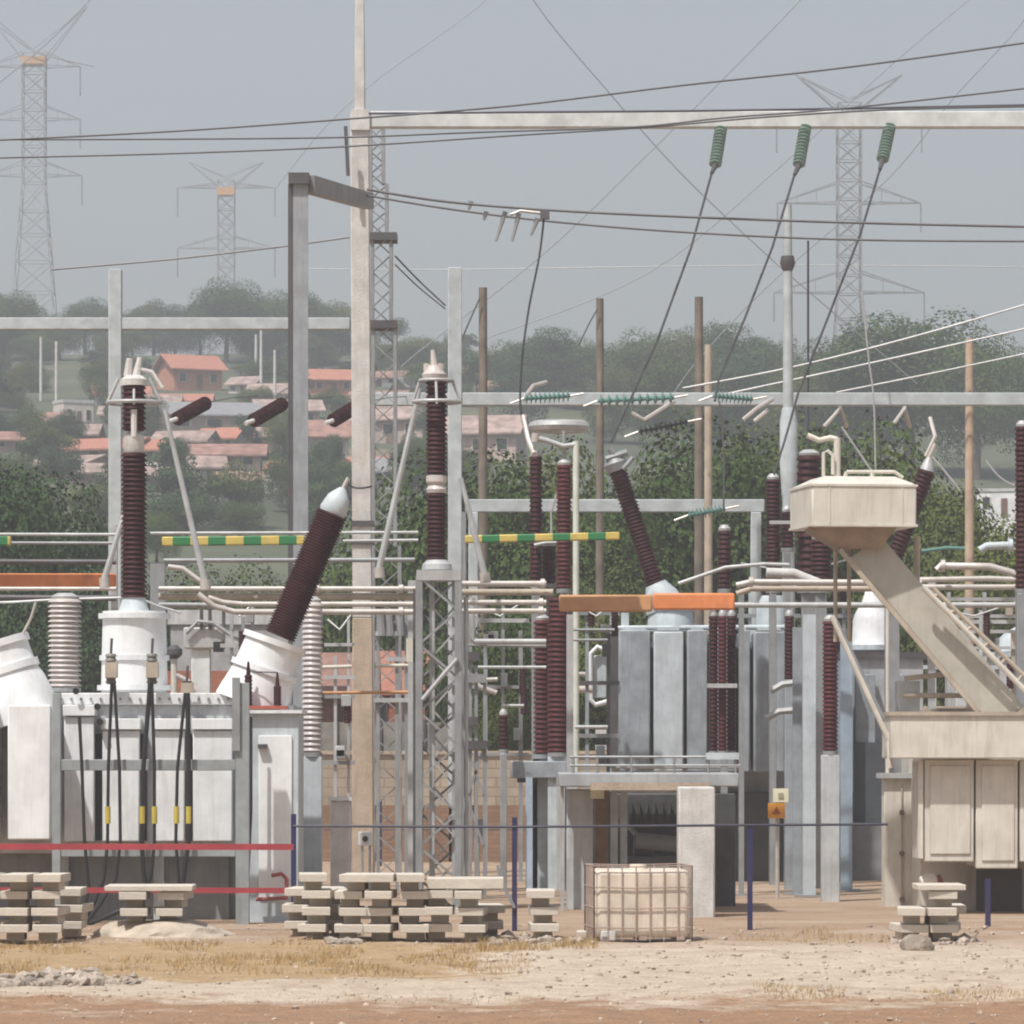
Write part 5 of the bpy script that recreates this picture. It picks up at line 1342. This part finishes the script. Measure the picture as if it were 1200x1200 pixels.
# ------------------------------------------------------------------ concrete block stacks
blk_a = MB().box((0, .45, .168), (.37, .9, .105)).box((0, .58, .058), (.23, .5, .115))
def first_block():
    me = blk_a
    o = me.build('concrete_block', block_concrete, None, (0, 0, 0), bevel=.008)
    return o
proto_block = first_block(); bl_used = [False]
ROWN = ['bottom', 'second from bottom', 'third from bottom', 'top', 'extra top']
def block(px, ytop, D, label, rz=0.0, dz=0.0):
    o = copy_tree(proto_block) if bl_used[0] else proto_block
    bl_used[0] = True
    p = P(px, ytop, D)
    o.location = (p.x, p.y, p.z - .2205 + dz); o.rotation_euler = (0, 0, rz)
    o.scale = (random.uniform(.96, 1.03), random.uniform(.96, 1.05), 1)
    tag(o, label, 'block', 'concrete blocks stacked along the fence')
    return o
def stack(name, D, cols, pitch=19.7):
    """cols: (centre px, [row tops from the top down], words)"""
    for px, tops, words in cols:
        n = len(tops)
        for i, y in enumerate(reversed(tops)):
            rw = ('lone' if n == 1 else 'bottom' if i == 0 else 'top' if i == n-1 else 'second' if i == 1 else 'third')
            block(px + random.uniform(-3.2, 3.2), y, D + random.uniform(-.1, .1), '%s concrete block of %s in %s' % (rw, words, name), random.uniform(-.11, .11))
pz = .2205
def rows(n, D, base=0.0):
    """row tops in pixels for n blocks standing on height base"""
    return [YH - (base + pz*(i+1) - H)*F/D for i in reversed(range(n))]
D = 60.4
stack('the stack at the frame edge', D, [(14, rows(4, D), 'the outer column'), (53, rows(4, D), 'the second column'), (-26, rows(4, D), 'the cut-off column')])
stack('the stack at the frame edge', D+1.2, [(80, rows(3, D+1.2), 'the recessed column')])
DB = 62.0
stack('the short pile on pale sand', DB, [(154, rows(2, DB, .16), 'the first column'), (197, rows(2, DB, .16), 'the second column')])
stack('the narrow stack by the blue post', D+.2, [(368, rows(4, D+.2), 'the front column')])
stack('the narrow stack by the blue post', D+1.3, [(349, rows(3, D+1.3), 'the rear column'), (392, rows(3, D+1.3), 'the shaded rear column')])
stack('the long stack under the lattice column', D, [(411, rows(4, D), 'the crumbling first column'), (444, rows(4, D), 'the second column'), (484, rows(4, D), 'the middle column'), (516, rows(3, D+.3), 'the fourth column'), (550, rows(3, D), 'the last column')])
stack('the long stack under the lattice column', D+1.1, [(575, rows(2, D+1.1), 'the recessed end column')])
stack('the small stack beside the caged tote', D+.3, [(636, rows(3, D+.3), 'the only column')])
stack('the small stack beside the grey rock', D, [(1070, rows(2, D), 'the low column'), (1105, rows(3, D), 'the high column')])
stack('the small stack beside the grey rock', D+1.0, [(1113, rows(2, D+1.0), 'the rear column')])
def slab(x0, x1, ztop, D, label, depth=.9, th=.075):
    a, b = P(x0, 0, D).x, P(x1, 0, D).x
    m = MB().box(((a+b)/2, D+depth/2, ztop-th/2), (b-a, depth, th), random.uniform(-.02, .02))
    solo('concrete_slab', m, block_concrete, label, 'slab', 'flat concrete slabs lying on the blocks', bevel=.01)
slab(122, 225, .16 + 2*pz + .085, DB, 'flat concrete slab capping the short pile on pale sand')
slab(500, 590, 3*pz + .165, D+.1, 'flat concrete slab capping the end of the long stack', th=.14)
slab(1076, 1132, 3*pz + .085, D, 'flat concrete slab capping the small stack beside the rock')
slab(676, 668+20, .1, D+.9, 'small broken slab leaning near the caged tote', .5, .09)

# ------------------------------------------------------------------ caged tote
D = 60.6
cx = (P(690, 0, D).x + P(808, 0, D).x)/2
TT = thing('caged_tote', 'yellowed plastic liquid tote in a rusty wire cage', 'tote', (cx, D+.5, 0))
rot = Matrix.Rotation(R(6), 3, 'Z')
o0 = Vector((cx, D+.5, 0))
def T(x, y, z): return o0 + rot @ Vector((x, y, z))
wx, wy, hh = 1.3, 1.0, .98
MB().box(T(0, 0, .49), (wx-.05, wy-.05, .90), m=rot).build('tank', tote_plastic, TT, bevel=.07)
MB().lathe(T(0, 0, .93), T(0, 0, 1.0), [(0, .12), (1, .11)], 16).build('filler_cap', tote_plastic, TT)
MB().box(T(-.46, -.45, .07), (.2, .1, .14), m=rot).build('outlet_valve', concrete_pale, TT, bevel=.02)
cg = MB()
for z in (.18, .44, .71, .97):
    zz_ = z + (.02 if z == .97 else 0)
    for s in (-1, 1):
        cg.tube([T(-wx/2, s*wy/2, zz_), T(-.1, s*wy/2, zz_ - (.015 if z > .1 else 0)), T(wx/2, s*wy/2, zz_)], .009, 6)
        cg.tube([T(s*wx/2, -wy/2, zz_), T(s*wx/2, wy/2, zz_)], .009, 6)
for i in range(8):
    x_ = -wx/2 + wx*i/7
    for s in (-1, 1): cg.tube([T(x_, s*wy/2, .0), T(x_, s*wy/2, .985)], .009, 6)
for i in range(7):
    y_ = -wy/2 + wy*i/6
    for s in (-1, 1): cg.tube([T(s*wx/2, y_, .0), T(s*wx/2, y_, .985)], .009, 6)
cg.build('wire_cage', rusty, TT)
pl = MB()
for s in (-.5, 0, .5): pl.box(T(s, 0, .035), (.1, 1.0, .05), m=rot)
pl.build('skids', rusty, TT, smooth=False)

# ------------------------------------------------------------------ sand, rubble, rock, grass, stones
def lumpy(c, sx, sy, sz, seed, sub=2, amp=.28):
    import bmesh
    bm = bmesh.new(); bmesh.ops.create_icosphere(bm, subdivisions=sub, radius=1)
    vs = []
    for v in bm.verts:
        n_ = noise.noise(v.co*1.3 + Vector((seed*3.1, 0, 0))) + .5*noise.noise(v.co*3.1 + Vector((0, seed*1.7, 0)))
        q = v.co*(1 + amp*n_); vs.append(Vector((q.x*sx, q.y*sy, q.z*sz)) + Vector(c))
    fs = [tuple(v.index for v in f.verts) for f in bm.faces]; bm.free()
    return vs, fs
sand_m = M('pale_sand', (.47, .40, .32), .95, var=.25, bump=.5)
m = MB(); m.add(*lumpy(GP(192, 62.6) + Vector((0, 0, -.05)), .95, 1.0, .27, 4, 4, .2))
sh = solo('sand_heap', m, sand_m, 'low heap of pale sand under the short block pile', 'sand heap')
m = MB(); m.add(*lumpy(GP(1075, 57.6) + Vector((0, 0, .06)), .21, .22, .15, 2, 3, .22))
solo('rock', m, rock_m, 'rounded grey rock lying in front of the small block stack', 'rock')
rub_m = M('rubble_stone', (.40, .335, .275), .95, var=.4, scale=4, bump=.6)
rb = MB(); rng = random.Random(21)
def scatter_stones(mb, n, pxr, Dr, size, zoff=0.0):
    for i in range(n):
        px = rng.uniform(*pxr); D_ = rng.uniform(*Dr); s_ = rng.uniform(*size)*rng.uniform(.6, 1.2)
        q = GP(px, D_); q.z = ground_z(q.x, q.y) + s_*.25 + zoff
        mb.add(*lumpy(q, s_, s_*rng.uniform(.7, 1.2), s_*rng.uniform(.45, .8), i, 1, .5))
scatter_stones(rb, 150, (-60, 112), (49.2, 51.2), (.03, .12)); scatter_stones(rb, 60, (60, 170), (49.5, 51), (.02, .06))
scatter_stones(rb, 60, (570, 690), (59.2, 62.0), (.03, .10)); scatter_stones(rb, 40, (1040, 1160), (59.3, 62), (.03, .09)); scatter_stones(rb, 40, (385, 420), (59.6, 60.2), (.03, .09))
o = rb.build('rubble', rub_m, None, (0, 0, 0), smooth=False); o['kind'] = 'stuff'; o['label'] = 'broken stone rubble lying on the dusty ground'
gv = MB()
scatter_stones(gv, 700, (-40, 1240), (46.5, 60), (.008, .03)); scatter_stones(gv, 180, (560, 1240), (47, 58), (.015, .05)); scatter_stones(gv, 200, (-40, 1240), (59, 66), (.012, .05)); scatter_stones(gv, 420, (-40, 1240), (40.5, 47.5), (.006, .022)); scatter_stones(gv, 40, (-40, 1240), (41, 47), (.02, .045))
o = gv.build('gravel', M('loose_gravel', (.42, .34, .27), .95, var=.4, scale=5), None, (0, 0, 0), smooth=False); o['kind'] = 'stuff'; o['label'] = 'loose gravel scattered over the pale track'
gr = MB()
def blades(n, pxr, Dr, h):
    for i in range(n):
        px = rng.uniform(*pxr); D_ = rng.uniform(*Dr)
        if noise.noise(Vector((px*.012, D_*.5, 2.2))) < -.12: continue
        q = GP(px, D_); q.z = ground_z(q.x, q.y) - .01
        hh_ = rng.uniform(*h); a = rng.uniform(0, 6.28); ln = rng.uniform(.1, .6)*hh_
        e = Vector((math.cos(a), math.sin(a), 0))*.007; tip = q + Vector((math.cos(a*1.7)*ln, math.sin(a*1.7)*ln, hh_))
        gr.add([q - e, q + e, tip], [(0, 1, 2)])
blades(6500, (-40, 560), (51.5, 60.0), (.03, .12)); blades(1200, (560, 700), (57.5, 60.2), (.04, .16)); blades(700, (860, 1060), (60, 66), (.03, .12)); blades(1500, (300, 620), (51, 56), (.02, .08)); blades(900, (860, 1240), (46.8, 48.2), (.02, .09)); blades(500, (-40, 1240), (46.5, 47.4), (.02, .07))
o = gr.build('dry_grass', M('straw', (.50, .35, .16), .9, var=.35), None, (0, 0, 0), smooth=False); o['kind'] = 'stuff'; o['label'] = 'short dry straw-coloured grass'

t = thing('shade_filler', 'added dark pump and cooler skid beneath the slab platform', 'filler', GP(762, 74))  # made-up equipment, added to darken the space under the slab
dk = M('shade_fill_dark', (.06, .065, .068), .6, var=.3, dirt=(.12, .1, .08), damt=.5)  # near-black colour carries the shade under the slab
MB().rectg(716, 930, 862, 74.2, .6).build('fill_body', dk, t, bevel=.02)
for i in range(7): MB().rect(737+i*9, 940, 741+i*9, 975, 74.1, .12).build('fill_fin', dk, t)
MB().lathe(P(742, 992, 73.6), P(775, 992, 73.6), [(0, .1), (.05, .19), (.7, .19), (.75, .12), (1, .12)], 16).build('fill_drum', dk, t)
MB().rectg(736, 1004, 792, 73.4, .5).build('fill_base', M('bed_grey', (.14, .145, .15), .7), t)
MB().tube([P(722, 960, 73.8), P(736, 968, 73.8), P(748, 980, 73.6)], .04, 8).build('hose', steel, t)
t = thing('oil_tank_bay', 'tank wall darkened for shade behind the switch support stand', 'tank', GP(690, 82))
MB().rectg(672, 928, 735, 84.8, .5).build('tank_wall', M('bay_shade', (.055, .058, .06), .7, var=.3), t, bevel=.02)  # near-black puts the shade into the wall colour
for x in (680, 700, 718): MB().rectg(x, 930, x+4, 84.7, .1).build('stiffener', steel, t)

t = thing('bus_support', 'clutter of thin steel supports standing just behind the lattice column', 'support', GP(560, 79))
for x, y0 in ((549, 690), (556, 780), (566, 800)): MB().rectg(x, y0, x+4, 79, .1).build('post', steel, t)
for y, x0, x1 in ((764, 546, 562), (790, 548, 570), (840, 546, 560), (868, 546, 572)): MB().rect(x0, y, x1, y+10, 78.9, .3).build('box', steel_dark if y != 790 else steel, t)
for a, b in (((549, 880), (566, 930)), ((566, 880), (549, 930)), ((549, 940), (566, 990))): MB().bar(P(*a, 79), P(*b, 79), .04, .04).build('brace', steel, t)
t = thing('bus_support', 'pair of thin steel supports between the tall pole and lattice column', 'support', GP(470, 82))
for x, y0 in ((441, 715), (463, 720), (474, 700)): MB().rectg(x, y0, x+4, 82, .1).build('post', steel, t)
for y, x0, x1 in ((740, 440, 470), (770, 452, 480), (818, 438, 478)): MB().rect(x0, y, x1, y+5, 81.9, .2).build('rail', steel_light, t)
for x in (446, 456, 468): MB().tube([P(x, 720, 81.9), P(x+2, 745, 81.9)], .07, 8).build('small_insulator', steel, t)

# dense small steelwork in the middle of the yard
def cluster(label, px0, px1, y0, y1, D, seed, mats, nv=4, nh=4, nb=4, nt_=3):
    r_ = random.Random(seed); t = thing('disconnector', label, 'disconnector', GP((px0+px1)/2, D), 'small disconnector stands in mid yard')
    xs_ = [px0 + (px1-px0)*(i+.5)/nv + r_.uniform(-3, 3) for i in range(nv)]
    for x in xs_: MB().rectg(x, y0 + r_.uniform(0, (y1-y0)*.3), x + r_.uniform(3, 5), D, .1).build('post', r_.choice(mats), t)
    for i in range(nh):
        y = y0 + (y1-y0)*(i+r_.random())/nh; MB().rect(px0 - 4, y, px1 + 4, y + r_.uniform(3, 5), D - .06, .05).build('rail', r_.choice(mats), t)
    for i in range(nb):
        x, y = r_.uniform(px0, px1 - 10), r_.uniform(y0, y1); MB().rect(x, y, x + r_.uniform(7, 13), y + r_.uniform(8, 16), D - .3, .22).build('box', r_.choice(mats), t, bevel=.01)
    for i in range(nt_):
        x, y = r_.uniform(px0, px1), r_.uniform(y0, y1*.6+y0*.4)
        k_ = D/F; MB().sheds(P(x, y + 30, D - .2), P(x, y, D - .2), 3*k_, 4.6*k_, 6, 12).build('small_insulator', maroon, t)
    pts = [P(px0, y0 + 10, D - .2), P((px0+px1)/2, y0 + 22, D - .3), P(px1, y0 + 4, D - .2)]
    MB().tube(pts, .02, 6).build('jumper', wire_pale, t)
cluster('jumble of small switch boxes and posts behind the orange busbar and swan-neck pipe', 676, 722, 700, 900, 86, 3, [steel, steel_dark, cool_grey], 2, 3, 4, 2)
cluster('jumble of grey posts and boxes between lattice column and maroon insulator pair', 556, 616, 700, 900, 88, 5, [steel, steel_light, cool_grey], 3, 3, 4, 2)
cluster('jumble of pale posts and boxes behind the blue-grey radiators and bluish columns', 868, 1000, 650, 800, 92, 8, [steel, steel_light, cool_light], 6, 3, 6, 4)
cluster('jumble of posts and rails behind the beige duct at the frame edge', 1086, 1196, 700, 860, 86, 13, [steel_light, beige_dark, cool_light], 6, 5, 7, 3)
cluster('jumble of posts beside the ribbed insulator and brown pole', 384, 412, 716, 900, 84, 17, [steel, steel_light], 2, 4, 3, 1)
cluster('jumble of posts and levers in front of the pale grey shed', 262, 300, 700, 830, 84, 19, [steel, steel_light], 3, 2, 2, 2)
